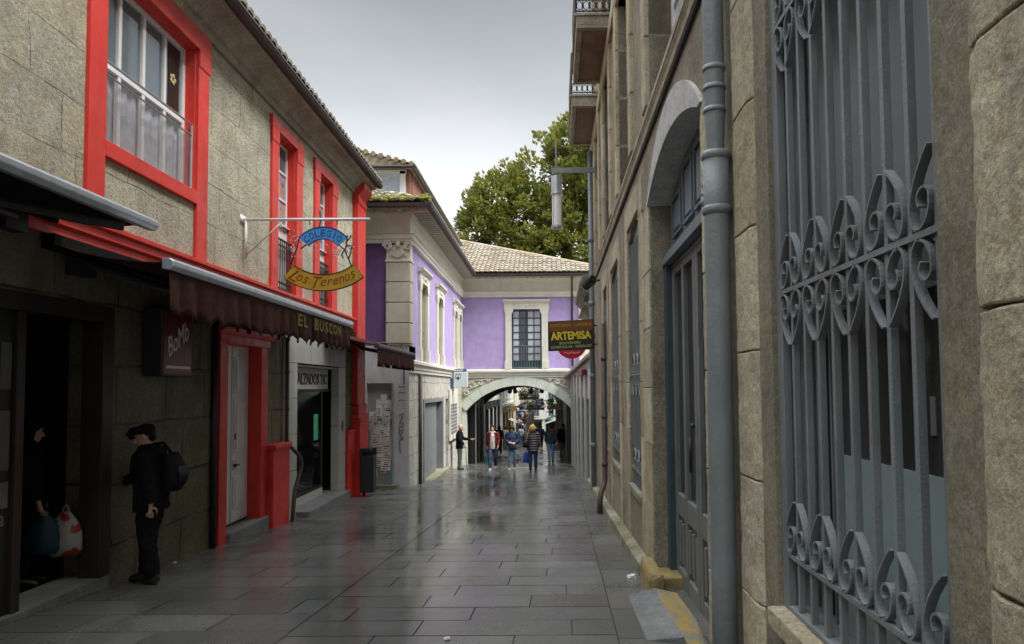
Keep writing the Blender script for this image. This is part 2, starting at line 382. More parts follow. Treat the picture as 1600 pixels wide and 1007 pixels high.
M['glass_sky'] = plain('sky_painted_glass', (0.10,0.135,0.165), 0.04, spec=1.0)  # bluish base colour stands in for sky reflected in the panes
def see_through_glass():
    t = NT('shop_glass'); t.fin((0.006,0.007,0.007), 0.05, spec=0.6); tr = t.n('ShaderNodeBsdfTransparent'); tr.inputs[0].default_value = (0.75,0.78,0.78,1); ms = t.n('ShaderNodeMixShader'); ms.inputs[0].default_value = 0.6
    t.l(t.b.outputs[0], ms.inputs[1]); t.l(tr.outputs[0], ms.inputs[2]); t.l(ms.outputs[0], t.out.inputs[0]); return t.m
M['glass_clear'] = see_through_glass()
M['glass_shop'] = plain('dark_shop_glass', (0.006,0.007,0.007), 0.05, spec=0.6)
M['pane_white'] = plain('net_curtained_glass', (0.55,0.58,0.62), 0.15)
M['curtain'] = cloth('grey_curtain', (0.42,0.42,0.46), 0.8, 120)
M['frosted'] = plain('frosted_glass_panel', (0.27,0.35,0.345), 0.22, spec=0.6, var=0.04)
M['blind'] = plain('grey_interior_panel', (0.21,0.24,0.245), 0.35, spec=0.5, var=0.05)
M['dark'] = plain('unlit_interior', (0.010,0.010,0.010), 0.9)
M['dark_wood'] = paint('dark_stained_timber', (0.022,0.014,0.011), 0.5, 0.2, 0.2, 50, 0.3)
M['doorgreen'] = paint('dark_green_joinery', (0.014,0.055,0.052), 0.4, 0.1, 0.1, 60, 0.2)
M['maroon'] = cloth('maroon_awning_canvas', (0.060,0.026,0.020), 0.8, 300)
M['awning_black'] = cloth('black_awning_canvas', (0.012,0.011,0.011), 0.85, 300)
M['yellow_ink'] = plain('yellow_lettering', (0.17,0.13,0.02), 0.7)
M['bin'] = plain('dark_grey_bin_metal', (0.035,0.04,0.043), 0.4, 0.3)
M['wood_grey'] = paint('bare_weathered_boards', (0.36,0.36,0.37), 0.8, 0.15, 0.4, 30, 0.4)
M['soffit'] = paint('rusty_balcony_soffit', (0.20,0.125,0.085), 0.8, 0.25, 0.4, 20, 0.5)
M['slate_red'] = paint('reddish_attic_boards', (0.24,0.10,0.07), 0.7, 0.2, 0.3, 30, 0.3)
M['shutter'] = paint('grey_roller_shutter', (0.22,0.23,0.24), 0.5, 0.08, 0.1, 60, 0.3)
# ------------------------------------------------------------------ the street
def build_ground():
    m = MB(); xs = (-220, -60, -12, 6, 60, 220); ys = (-60, -25, 0, 20, 45, 80, 130, 320)
    for i in range(len(xs)-1):
        for j in range(len(ys)-1):
            m.quad(*[(x, y, zf(y)-0.012) for x, y in ((xs[i],ys[j]),(xs[i+1],ys[j]),(xs[i+1],ys[j+1]),(xs[i],ys[j+1]))])
    t = NT('dark_paving_joints'); t.fin(t.mix(t.ramp(t.noise(30,4),[(0.3,0.0),(0.7,1.0)]), (0.022,0.021,0.018), (0.05,0.048,0.04)), 0.7)
    tag(m.build('ground', t.m), kind='structure')
    # granite slabs: bands running down the street, each band in rows across it
    t = NT('wet_granite_paving'); i = t.island(); i2 = t.math('FRACT', t.math('MULTIPLY', i, 13.7))
    v = t.tc.outputs['Object']
    sp = t.n('ShaderNodeSeparateXYZ'); t.l(v, sp.inputs[0])
    base = t.mix(i, (0.085,0.087,0.083), (0.165,0.166,0.155)); base = t.mix(t.ramp(i2, [(0.5,0.0),(1.0,0.5)]), base, (0.095,0.084,0.058))
    base = t.mix(t.ramp(t.noise(1.1,6,0.6), [(0.42,0.0),(0.68,0.6)]), base, (0.075,0.076,0.073))
    gm = t.n('ShaderNodeTexVoronoi'); gm.inputs['Scale'].default_value = 2.6; t.l(v, gm.inputs['Vector']); base = t.mix(t.ramp(gm.outputs['Distance'], [(0.045,0.7),(0.07,0.0)]), base, (0.05,0.05,0.047))
    base = t.mix(0.35, base, t.ramp(t.noise(55,5,0.7), [(0.3,0.25),(0.5,0.5),(0.7,0.8)]), 'OVERLAY')
    # rain lies in the hollow of the gutter band left of the middle
    x2 = t.math('SUBTRACT', sp.outputs['X'], t.math('MULTIPLY', sp.outputs['Y'], 0.022))
    dx = t.math('ABSOLUTE', t.math('ADD', x2, 1.75)); near = t.n('ShaderNodeMapRange'); t.l(dx, near.inputs['Value'])
    near.inputs['From Min'].default_value = 0.3; near.inputs['From Max'].default_value = 2.6; near.inputs['To Min'].default_value = 0.16; near.inputs['To Max'].default_value = -0.10
    pn = t.math('ADD', t.noise(0.75,5,0.55, stretch=(1.2,0.45,1)), near.outputs['Result'])
    wet = t.ramp(pn, [(0.42,0.0),(0.72,1.0)]); pool = t.ramp(pn, [(0.69,0.0),(0.72,1.0)])
    film = t.ramp(t.noise(1.3,4,0.5), [(0.35,0.0),(0.62,1.0)])
    rgh = t.mix(film, (0.38,)*3, (0.25,)*3); rgh = t.mix(wet, rgh, (0.14,)*3); rgh = t.mix(pool, rgh, (0.05,)*3)
    rgh = t.mix(0.25, rgh, t.ramp(t.noise(40,4,0.7),[(0.3,0.2),(0.7,0.75)]), 'OVERLAY')
    col = t.mix(t.math('MULTIPLY', wet, 0.5), base, sc((0.05,0.05,0.05),1.0))
    h = t.math('MULTIPLY', t.noise(70,4,0.7), t.math('SUBTRACT', 1.0, t.math('MULTIPLY', wet, 0.75)))
    n = t.bump(h, 0.30, 0.006); n = t.bump(t.noise(2.5,3), 0.10, 0.02, n)
    t.fin(col, rgh, n, spec=0.6)
    m = MB(); r = random.Random(3); sk = 0.022
    bands = [(-6.0,-4.6,0.62),(-4.6,-2.15,0.5),(-2.15,0.40,0.415),(0.40,1.06,0.83),(1.06,2.2,0.83)]
    for xa, xb, pitch in bands:
        y = -3.0 - r.random()*pitch; k = 0
        while y < 122:
            y1 = y+pitch; cuts = [xa]
            if xb-xa > 2.2:
                o = (k*0.37+r.random()*0.3)%1.0; cuts += [c_ for c_ in (xa+(o-1)*1.12+j*1.12*r.uniform(.93,1.07) for j in range(1,4)) if xa+.22 < c_ < xb-.22]
            elif xb-xa > 1.5: cuts += [xa + (0.30+0.5*((k*0.37+r.random()*0.25)%1.0))*(xb-xa)]
            elif xb-xa > 1.1 and r.random() < .5: cuts += [xa+(xb-xa)*(.35+.3*r.random())]
            elif pitch < .5 and r.random() < .45: cuts += [xa+(xb-xa)*(.3+.4*r.random())]
            cuts = sorted(cuts); cuts.append(xb)
            for a, b in zip(cuts[:-1], cuts[1:]):
                g = 0.0050; dz = [r.uniform(-.0016,.0016) for _ in range(4)]; c = []
                for q, (x, yy) in enumerate(((a+g,y+g),(b-g,y+g),(b-g,y1-g),(a+g,y1-g))):
                    Y = yy - 0.010*x
                    c.append((x+sk*yy, Y, zf(Y)+dz[q]))
                m.quad(*c)
            y = y1; k += 1
    tag(m.build('street_paving', t.m), kind='structure')
build_ground()

# ------------------------------------------------------------------ roof tiles
def tile_mat(name, c1, c2, lichen, moss):
    t = NT(name); i = t.island()
    col = t.mix(i, c1, c2); col = t.mix(t.ramp(t.noise(1.2,6,0.65), [(0.40,0.0),(0.62,0.85)]), col, lichen)
    col = t.mix(t.ramp(t.noise(3,6,0.7), [(0.52,0.0),(0.70,moss)]), col, (0.20,0.175,0.03)); col = t.mix(0.4, col, t.ramp(t.noise(14,5,0.7),[(0.3,0.2),(0.7,0.85)]), 'OVERLAY')
    return t.fin(col, 0.9, t.bump(t.noise(25,5), 0.5, 0.02))
M['tile'] = tile_mat('lichened_clay_tiles', (0.20,0.14,0.10), (0.36,0.30,0.23), (0.42,0.40,0.34), 0.8)
M['tile_moss'] = tile_mat('mossy_clay_tiles', (0.20,0.13,0.09), (0.30,0.24,0.17), (0.36,0.34,0.27), 1.0)
M['tile_lip'] = plain('pale_mortared_tile_ends', (0.44,0.41,0.35), .9, var=.35)
M['moss'] = plain('moss_clumps', (0.13,0.125,0.015), 0.95, var=0.45)
def tiles(mb, a, b, up, length, pitch=0.21, row=0.36, inside=None, r=0.062):
    """barrel tiles on a roof slope: eave from a to b, `up` the unit slope direction"""
    a, b, up = Vector(a), Vector(b), Vector(up).normalized(); e = (b-a).normalized(); n = e.cross(up).normalized()
    if n.z < 0: n = -n
    nu = int((b-a).length/pitch); nr = int(length/row); q = random.Random(5)
    for j in range(nr):
        for i in range(nu):
            p = a + e*((i+.5)*pitch) + up*(j*row)
            if inside and not inside(p+up*row*.5): continue
            jit = n*q.uniform(-.006,.010); w = pitch*.56; sd = 5; vs = []
            for s_, (hh, kw) in ((0,(0.052,1.0)),(row*1.12,(0.004,0.86))):
                for k in range(sd+1):
                    an = pi*k/sd; vs.append(p + up*s_ + jit + e*(-cos(an)*w*kw) + n*(hh + sin(an)*r*kw))
            for k in range(sd+1):          # thickness at the lower lip
                an = pi*k/sd; vs.append(p + jit + e*(-cos(an)*w*.82) + n*(0.034 + sin(an)*r*.55))
            mb.mark(0); n0 = len(mb.v); mb.add(vs, [(k,k+1,sd+2+k,sd+1+k) for k in range(sd)])
            mb.mark(1); mb.f += [(n0+k,n0+k+1,n0+2*sd+3+k,n0+2*sd+2+k) for k in range(sd)]; mb.mark(0)
    return mb

# ------------------------------------------------------------------ granite house with red frames
def red_surround(root, ou0, ou1, iu0, iu1, zbot, ztop, itop, depth, name='window'):
    """red frame: two jambs, lintel with ears, reveals; returns the part"""
    m = MB(); w = 0.045; b = FL.box if False else None
    m.box(FL, ou0, iu0, 0, w, zbot, itop); m.box(FL, iu1, ou1, 0, w, zbot, itop); m.box(FL, ou0-.03, ou1+.03, 0, w+.012, itop, ztop)
    m.box(FL, ou0-.03, iu0, w, w+.012, itop-.22, itop); m.box(FL, iu1, ou1+.03, w, w+.012, itop-.22, itop)
    for u0, u1 in ((iu0-.02, iu0+.012), (iu1-.012, iu1+.02)): m.box(FL, u0, u1, -depth, 0, zbot, itop)
    m.box(FL, iu0, iu1, -depth, 0, itop-.012, itop+.02)
    return m.build(name, M['red'], root, bevel=0.008)
def build_stone_house():
    u_end = 16.95
    root = thing('stone_house', FL.p(0,0,-1.6), 'rough granite house with bright red window frames and a red corner pilaster', 'house')
    ops_up = [(6.87,8.74,2.42,4.45), (11.50,12.37,1.60,4.40), (13.70,14.53,1.60,4.40)]
    ops_lo = [(4.6,7.12,-2.6,0.86,0,0.45), (9.62,10.83,-2.55,0.70,0,0.24), (12.25,15.32,-2.85,0.60,0,0.12)]
    m = wall(MB(), FL, -16.0, u_end, 1.45, 4.9, ops_up, 0.22); m.build('wall', M['granite'], root)
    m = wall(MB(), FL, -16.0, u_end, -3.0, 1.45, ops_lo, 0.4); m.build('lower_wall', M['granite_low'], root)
    # end wall, back and dark inside
    m = MB(); P = FL.p
    m.quad(P(u_end,0,-3.2),P(u_end,-9,-3.2),P(u_end,-9,4.9),P(u_end,0,4.9)); m.quad(P(-16,0,-3.2),P(-16,-9,-3.2),P(-16,-9,4.9),P(-16,0,4.9))
    m.quad(P(-16,-9,-3.2),P(u_end,-9,-3.2),P(u_end,-9,4.9),P(-16,-9,4.9)); m.build('end_wall', M['granite'], root)
    m = MB(); m.box(FL, -15.9, u_end-.1, -8.8, -0.9, 1.42, 1.46); m.quad(P(-15.9,-2.6,-3.2),P(u_end-.1,-2.6,-3.2),P(u_end-.1,-2.6,4.8),P(-15.9,-2.6,4.8))
    for u in (4.5, 7.25, 9.4, 11.0, 12.2, 15.4): m.quad(P(u,-.5,-3.2),P(u,-2.6,-3.2),P(u,-2.6,1.4),P(u,-.5,1.4))
    m.build('interior', M['dark'], root)
    # cornice, gutter, tiled roof
    m = MB(); m.profile(FL, -16.0, u_end+.05, [(0,4.72),(0.05,4.72),(0.07,4.80),(0.12,4.83),(0.16,4.90),(0.24,4.97),(0.36,5.00),(0.40,5.04),(0.40,5.09),(0,5.09)])
    m.build('cornice', M['cornice'], root, bevel=0.004)
    m = MB(); prof = [(0.46+0.075*cos(a),5.115-0.075*sin(a)) for a in [pi*k/8 for k in range(9)]]
    m.profile(FL, -16.0, u_end+.12, prof); m.profile(FL, -16.0, u_end+.12, [(0.40,5.10),(0.545,5.10),(0.545,5.135),(0.40,5.135)]); g = m.build('gutter', M['gutter'], root)
    m = MB(); up = (FL.p(0,-1,0.40)-FL.p(0,0,0)); m.profile(FL, -16.0, u_end+.10, [(0.50,5.10),(-4.4,7.06),(-9.1,5.10),(-9.1,5.06),(-4.4,7.0),(0.50,5.06)])
    tiles(m, FL.p(0,0.52,5.12), FL.p(u_end+.1,0.52,5.12), up, 5.2); m.build('roof', [M['tile_moss'],M['tile_lip']], root)
    # moulded red string band
    m = MB(); m.profile(FL, -16.0, u_end-.72, [(0,1.42),(0.05,1.42),(0.05,1.50),(0.085,1.53),(0.085,1.60),(0.12,1.625),(0.12,1.675),(0,1.70)]); m.build('string_band', M['red'], root, bevel=0.004)
    # large upper window
    w = red_surround(root, 6.60, 9.02, 6.87, 8.74, 1.69, 4.72, 4.45, 0.20)
    m = MB(); m.box(FL, 6.87, 8.74, -.20, .05, 2.40, 2.57); m.build('sill', M['red'], w, bevel=0.008)
    d0, d1 = -.18, -.13
    m = MB()
    for u0, u1 in ((6.87,6.94),(8.67,8.74),(7.33,7.385),(7.785,7.84),(8.235,8.29)): m.box(FL, u0, u1, d0, d1, 2.57, 4.45)
    for z0, z1 in ((2.57,2.64),(4.38,4.45),(3.44,3.50)): m.box(FL, 6.94, 8.67, d0-.004, d1+.004, z0, z1)
    m.build('sash', M['white'], w, bevel=0.006)
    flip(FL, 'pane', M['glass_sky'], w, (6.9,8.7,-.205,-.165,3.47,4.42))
    m = MB()
    for k in range(60):
        u = 6.9+1.8*k/60; uu = 6.9+1.8*(k+1)/60; f = lambda x: -.20-.012*sin(x*38)
        m.quad(FL.p(u,f(u),2.6),FL.p(uu,f(uu),2.6),FL.p(uu,f(uu),3.47),FL.p(u,f(u),3.47))
    m.build('curtain', M['curtain'], w)
    flip(FL, 'drape', M['dark_wood'], w, (8.38,8.62,-.164,-.155,3.52,4.36))
    m = MB()                                   # child guard: rail and wire mesh over the lower lights
    m.tube([FL.p(6.88,-.03,3.44),FL.p(8.72,-.03,3.44),FL.p(8.72,-.03,2.58)], .016, 8); m.tube([FL.p(6.88,-.03,3.30),FL.p(8.72,-.03,3.30)], .012, 6); m.tube([FL.p(6.88,-.03,2.60),FL.p(8.72,-.03,2.60)], .012, 6)
    for k in range(62): u = 6.9+1.8*k/61; m.box(FL, u-.0020, u+.0020, -.032, -.029, 2.6, 3.3)
    for k in range(24): z = 2.61+.69*k/23; m.box(FL, 6.9, 8.7, -.0315, -.0285, z-.0012, z+.0012)
    m.build('guard_mesh', M['steel'], w)
    m = MB(); c = FL.p(8.47,-.148,3.93)
    for k in range(5): a = 2*pi*k/5; m.ball(c+Vector((0,cos(a)*.045,sin(a)*.045)), (.008,.03,.03), 8, 6)
    m.build('flower_sticker', plain('cream_sticker', (0.6,0.5,0.25)), w, True)
    # two narrow French windows
    for o0, i0, i1, o1 in ((11.22,11.50,12.37,12.69),(13.40,13.70,14.53,14.90)):
        w = red_surround(root, o0, o1, i0, i1, 1.69, 4.60, 4.40, 0.20); um = (i0+i1)/2
        m = MB()
        for u0, u1 in ((i0,i0+.06),(i1-.06,i1),(um-.035,um+.035)): m.box(FL, u0, u1, -.18, -.13, 1.69, 4.40)
        for z in (4.34, 3.86, 3.37, 2.92): m.box(FL, i0+.06, i1-.06, -.176, -.134, z, z+.045)
        m.box(FL, i0+.06, i1-.06, -.17, -.14, 1.72, 2.92); m.box(FL, i0, i1, -.2, -.08, 2.90, 2.925); m.build('sash', M['white'], w, bevel=0.004)
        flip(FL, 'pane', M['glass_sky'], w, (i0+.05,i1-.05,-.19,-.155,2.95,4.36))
        m = MB(); k = 0
        for za, zb in ((2.98,3.36),(3.43,3.85)):
            m.quad(FL.p(um+.05,-.152,za),FL.p(i1-.08,-.152,za),FL.p(i1-.08,-.152,zb),FL.p(um+.05,-.152,zb))
        st = NT('coloured_window_stickers'); st.fin(st.ramp(st.noise(6,2), [(0.35,(0.05,0.08,0.25)),(0.5,(0.3,0.3,0.4)),(0.62,(0.55,0.22,0.05))]), 0.4)
        m.build('sticker', st.m, w)
        m = MB()                               # iron rail
        for z in (1.74, 1.86, 2.50, 2.62): m.box(FL, i0+.005, i1-.005, -.065, -.04, z, z+.018)
        n = 9
        for k in range(n): u = i0+.05+(i1-i0-.1)*k/(n-1); m.box(FL, u-.008, u+.008, -.061, -.044, 1.70, 2.62)
        for k in range(n-1):
            u = i0+.05+(i1-i0-.1)*(k+.5)/(n-1)
            for zc in (1.81, 2.57): m.tube([FL.p(u+.036*cos(a),-.052,zc+.045*sin(a)) for a in [2*pi*q/10 for q in range(11)]], .006, 4, False)
        m.build('railing', M['iron'], w)
    # red pilaster at the corner
    m = MB(); a, b = u_end-.70, u_end+.02
    m.box(FL, a, b, 0, .14, -.42, 4.45)
    m.profile(FL, a-.0, b+.0, [(0,4.45),(.15,4.45),(.17,4.50),(.17,4.56),(.15,4.58),(.15,4.66),(.20,4.72),(.27,4.80),(.29,4.86),(.29,4.96),(0,4.96)])
    for z0, z1, w in ((-.42,-.36,.17),(-.49,-.42,.19),(-.60,-.49,.165),(-.72,-.60,.20),(-.80,-.72,.24),(-.86,-.80,.22)): m.box(FL, a-.06*(w>.18), b+.04, 0, w, z0, z1)
    m.box(FL, a-.03, b+.03, 0, .21, -3.0, -.86); m.build('pilaster', M['red'], root, bevel=0.012)
    m = MB(); m.box(FL, 15.62, a-.03, 0, .10, -3.0, -1.02); m.box(FL, 15.60, a-.03, 0, .13, -1.02, -.95); m.build('plinth', M['red'], root, bevel=0.01)
    m = MB(); m.box(FL, 11.06, 11.78, 0, .17, -2.6, -.98); m.box(FL, 11.03, 11.80, 0, .21, -.98, -.90); m.build('plinth', M['red'], root, bevel=0.012)
    # front door in its red surround
    d = MB(); d.box(FL, 9.40, 9.64, 0, .07, -2.55, .66); d.box(FL, 10.80, 11.06, 0, .07, -2.55, .66); d.box(FL, 9.36, 11.10, 0, .09, .66, .78)
    d.profile(FL, 9.30, 11.16, [(0,.78),(.11,.78),(.16,.84),(.16,.88),(0,.90)])
    d.box(FL, 9.60, 9.64, -.19, 0, -2.5, .70); d.box(FL, 10.80, 10.84, -.19, 0, -2.5, .70); d.box(FL, 9.64, 10.80, -.19, 0, .66, .70)
    door = d.build('front_door', M['red'], root, bevel=0.008)
    m = MB(); m.box(FL, 9.64, 10.80, -.19, -.14, -1.98, .66)
    for z0, z1 in ((-.05,.5),(-.95,-.15),(-1.2,-1.06),(-1.78,-1.3)):
        for u0, u1 in ((9.74,10.16),(10.28,10.70)):
            m.box(FL, u0, u1, -.14, -.125, z0, z1); m.box(FL, u0+.05, u1-.05, -.125, -.112, z0+.05*(z1-z0>.2), z1-.05*(z1-z0>.2))
    m.box(FL, 10.205, 10.225, -.14, -.126, -1.98, .66); m.build('leaf', M['white'], door, bevel=0.005)
    flip(FL, 'kick_board', M['dark_wood'], door, (9.64,10.80,-.185,-.136,-2.3,-1.98))
    m = MB(); m.ball(FL.p(10.26,-.09,-1.13), .028); m.tube([FL.p(10.26,-.11,-1.13),FL.p(10.42,-.10,-1.13)], .012); m.build('handle', M['iron'], door, True); flip(FL, 'keyhole_plate', M['iron'], door, (10.30,10.33,-.126,-.114,-.75,-.66))
    m = MB(); m.box(FL, 9.66, 11.04, -.30, .12, -2.45, zf(10.2)+.17); m.build('doorstep', M['slab'], door, bevel=0.012)
    # shop front in grey cladding
    m = MB(); w = .05
    for z0, z1 in ((-2.75,-2.1),(-2.09,-1.46),(-1.45,-.82),(-.81,-.17),(-.16,.47)):
        m.box(FL, 11.86, 12.42, 0, w, z0, z1); m.box(FL, 15.08, 15.56, 0, w, z0, z1)
        m.box(FL, 15.04, 15.08, -.12, w, z0, z1); m.box(FL, 12.42, 12.46, -.12, w, z0, z1)
    for u0, u1 in ((11.86,13.2),(13.21,14.4),(14.41,15.56)): m.box(FL, u0, u1, 0, w, .48, 1.2)
    m.box(FL, 12.46, 15.04, -.13, 0, .42, .46)
    sh = m.build('shopfront', M['polished'], root, bevel=0.004)
    flip(FL, 'sign_panel', plain('pale_sign_panel', (0.36,0.35,0.33), 0.4), sh, (12.50,14.74,-.15,-.10,.00,.41))
    m = MB(); add_text(m, 'CALZADOS TIC', FL.p(13.66,-.096,.20), FL.u+(0,), (0,0,1), 1.98, .22, .006, bold=0.02); m.build('lettering', M['black'], sh)
    m = MB(); m.box(FL, 12.46, 14.46, -.17, -.15, -2.0, -.02); m.box(FL, 14.44, 14.46, -.9, -.17, -2.0, -.02); m.box(FL, 14.46, 15.04, -.9, -.87, -2.5, .40); m.box(FL, 15.05, 15.07, -.9, -.12, -2.6, .42); m.build('pane', M['glass_clear'], sh)
    m = MB(); m.box(FL, 14.43, 14.48, -.18, -.13, -2.02, 0.0); m.box(FL, 12.46, 15.04, -.18, -.13, -.06, .0); m.box(FL, 12.46, 14.46, -.18, -.13, -2.06, -2.0); m.box(FL, 14.70, 14.76, -.86, -.82, -2.4, 0.0); m.box(FL, 14.46, 14.52, -.86, -.82, -2.4, 0.0); m.build('shop_window_frame', M['dark_wood'], sh)
    flip(FL, 'stall_riser', M['polished'], sh, (12.46,14.48,-.9,-.12,-2.7,-2.06))
    flip(FL, 'shop_floor', plain('terracotta_floor', (0.20,0.085,0.06), 0.35), sh, (12.46,15.04,-1.6,-.3,-2.8,-2.38))
    m = MB(); m.box(FL, 12.42, 15.10, -.32, .30, -2.9, zf(13.9)+.19); m.build('shop_step', M['slab'], sh, bevel=0.012)
    flip(FL, 'green_notice', plain('green_paper', (0.05,0.42,0.19), 0.7), sh, (13.98,14.24,-.149,-.144,-1.05,-.52))
    flip(FL, 'display_shelf', M['dark_wood'], sh, (12.5,14.42,-.85,-.2,-2.01,-1.98),(12.5,14.42,-.85,-.5,-1.36,-1.33),(12.5,14.42,-.85,-.6,-.76,-.73))
    e = NT('lit_ceiling_lamp'); e.b.inputs['Emission Color'].default_value = (1,.72,.38,1); e.b.inputs['Emission Strength'].default_value = 2.5; e.fin((0.8,0.6,0.4), 0.5)
    for u, dz, rr in ((13.05,0,.040),(13.20,-.05,.025),(13.35,.03,.02)): m = MB(); m.ball(FL.p(u,-.30,-.16+dz), rr); m.build('ceiling_lamp', e.m, sh, True)
    
    m = MB(); c = FL.p(15.32,.05,-.82); m.prism([c+FL.p(.055*cos(a),0,.12*sin(a))-FL.p(0,0,0) for a in [2*pi*k/20 for k in range(20)]], FL.p(0,.012,0)-FL.p(0,0,0)); m.build('house_plate', M['bin'], sh)
    # bar doorway: dark frame with glazed door leaf and its lettering
    m = MB(); m.box(FL, 6.95, 7.12, -.2, .02, -2.6, .86); m.box(FL, 4.6, 6.95, -.2, .02, .70, .86); m.box(FL, 5.86, 5.95, -.2, -.02, -2.6, .70); fr = m.build('bar_door', M['dark_wood'], root, bevel=0.006)
    m = MB(); m.box(FL, 4.6, 5.86, -.12, -.06, -2.4, .70); m.build('leaf', M['black'], fr)
    m = MB()
    for z0, z1 in ((.02,.42),(-.66,-.16),(-.98,-.76)): m.box(FL, 5.72, 5.83, -.06, -.052, z0, z1)
    m.build('notice', plain('faded_paper_notice', (0.10,0.10,0.10), 0.7), fr)
    m = MB(); add_text(m, 'Estrella', FL.p(5.63,-.052,-.90), FL.u+(0,), (0,0,1), .36, .13, .003); ink = plain('pale_lettering', (0.16,0.155,0.14), 0.6); m.build('lettering', ink, fr); m = MB(); add_text(m, 'Galicia', FL.p(5.63,-.052,-1.06), FL.u+(0,), (0,0,1), .32, .13, .003); m.build('lettering', ink, fr)
    flip(FL, 'doorstep', M['slab'], fr, (4.6,7.1,-.4,.03,-2.7,zf(6.6)+.09))
    # rainwater pipe beside the red door, kicked out at the foot, and the dark conduit near the bar
    m = MB(); m.tube([FL.p(11.90,.07,.9),FL.p(11.90,.07,-.92),FL.p(11.95,.12,-1.0),FL.p(12.15,.22,-1.2),FL.p(12.16,.24,-1.35),FL.p(11.95,.20,-1.75),FL.p(11.72,.24,zf(11.7)+.02)], .034, 8)
    for z in (.3,-.35,-.9): m.tube([FL.p(11.90,.07,z-.02),FL.p(11.90,.07,z+.02)], .045, 8)
    m.build('drainpipe', M['castiron'], root, True)
    m = MB(); m.tube([FL.p(9.28,.05,1.0),FL.p(9.28,.05,zf(9.3))], .04, 8); m.tube([FL.p(9.34,.03,.9),FL.p(9.34,.03,-1.4)], .012, 6); m.build('conduit', M['iron'], root, True)
    return root
build_stone_house()
def build_shoes():
    q = random.Random(4); mats = [plain('black_shoe', (0.03,0.025,0.02), .3), plain('tan_shoe', (0.28,0.15,0.07), .4), plain('pale_shoe', (0.55,0.50,0.44), .5)]
    for k in range(15):
        row = k//5; z = (-1.98,-1.33,-.73)[row]; u = 12.72+(k%5)*.37+q.uniform(-.06,.06); w = (-.38,-.62,-.70)[row]; m = MB()
        m.tube([FL.p(u,w-.13,z+.045),FL.p(u,w-.06,z+.05),FL.p(u,w+.03,z+.036),FL.p(u,w+.13,z+.022)], [(.030,.045),(.036,.048),(.038,.034),(.030,.018)], 10)
        m.tube([FL.p(u,w-.10,z+.06),FL.p(u,w-.10,z+.11)], [.036,.030], 10); m.box(FL, u-.034, u+.034, w-.14, w+.14, z+.001, z+.012)
        tag(m.build('shoe', mats[q.randrange(3)], None, True), 'shoe on display behind the dark shop window under the grey cladding', 'shoe', 'shoes in the shop window')
build_shoes()

# ------------------------------------------------------------------ awnings
def valance(mb, fr, u0, u1, w, ztop, drop, n_scallop, amp=0.034, seg=8, th=0.004):
    n = n_scallop*seg; P = fr.p; rows = 6; base = len(mb.v)
    for i in range(n+1):
        u = u0+(u1-u0)*i/n; ph = (i % seg)/seg; bot = drop*(0.80+0.20*sin(pi*ph))
        fold = amp*(sin(2*pi*i/seg)+0.5*sin(i*0.61+1)+0.4*sin(i*.23))
        for j in range(rows+1):
            t = j/rows; mb.v.append(P(u, w+fold*t+0.01*t*sin(i*.35), ztop-bot*t))
    for i in range(n):
        for j in range(rows): a = base+i*(rows+1)+j; mb.f.append((a,a+1,a+rows+2,a+rows+1))
def awning(name, label, u0, u1, wbar, zbar, zwall, canvas, drop, nsc, arm_us, bar_mat, bow=0.0):
    root = thing(name, FL.p((u0+u1)/2, 0, zwall), label, 'awning')
    m = MB(); n = 12; P = FL.p
    for i in range(n):
        a, b = i/n, (i+1)/n; f = lambda t: (wbar*t, zwall+(zbar+.02-zwall)*t - 0.06*sin(pi*t))
        (wa,za),(wb,zb) = f(a), f(b); m.hexa([P(u0,wa,za-.008),P(u1,wa,za-.008),P(u1,wb,zb-.008),P(u0,wb,zb-.008),P(u0,wa,za),P(u1,wa,za),P(u1,wb,zb),P(u0,wb,zb)])
    m.build('canopy', canvas, root)
    m = MB(); m.profile(FL, u0-.02, u1+.02, [(wbar-.05,zbar-.045),(wbar+.02,zbar-.055),(wbar+.055,zbar-.02),(wbar+.055,zbar+.025),(wbar+.02,zbar+.055),(wbar-.05,zbar+.05)]); m.build('front_bar', bar_mat, root, bevel=0.008)
    m = MB(); m.box(FL, u0, min(u1, 16.15), 0.0, .12, zwall-.08, zwall+.06); m.build('cassette', M['awning_black'], root, bevel=0.01)
    if drop:
        m = MB(); valance(m, FL, u0, u1, wbar+.01, zbar-.05, drop, nsc); v = m.build('valance', [canvas], root, True, normals=False); v.modifiers.new('thickness','SOLIDIFY').thickness = .004
    for ua, ue in arm_us:
        m = MB(); a, e, c = P(ua,.12,zwall-.14), P(ue,wbar*.52,(zwall+zbar)/2-.20), P(ua+.15,wbar-.04,zbar-.10)
        for p, q in ((a,e),(e,c)):
            d = (q-p).normalized(); s_ = Vector((0,0,1)); m.tube([p,q], [(.026,.04)]*2, 8)
        m.ball(e, .05); m.box(FL, ua-.12, ua+.12, .0, .14, zwall-.26, zwall-.10); m.tube([c, c+Vector((0,0,.09))], .02, 6); m.build('folding_arm', M['alu_dark'], root)
    return root
awning('awning', 'black canvas awning with a silver front bar, over the dark bar doorway', 1.2, 6.12, 0.95, 1.50, 1.60, M['awning_black'], 0.0, 0, [(1.8,3.0),(5.6,4.5)], M['alu'])
aw2 = awning('awning', 'long maroon awning with yellow letters on its scalloped edge, above the red door', 6.06, 11.95, 1.14, 1.13, 1.36, M['maroon'], 0.45, 19, [(6.5,7.7),(11.3,10.2)], M['alu'])
m = MB()
TXT = 'EL BUSCON'
for k, ch in enumerate(TXT):
    if ch != ' ': add_text(m, ch, FL.p(9.35+k*.23, 1.14+.035, .95), FL.u+(0,), (0,0,1), .17, .17, .003, bold=0.02)
m.build('lettering', M['yellow_ink'], aw2)
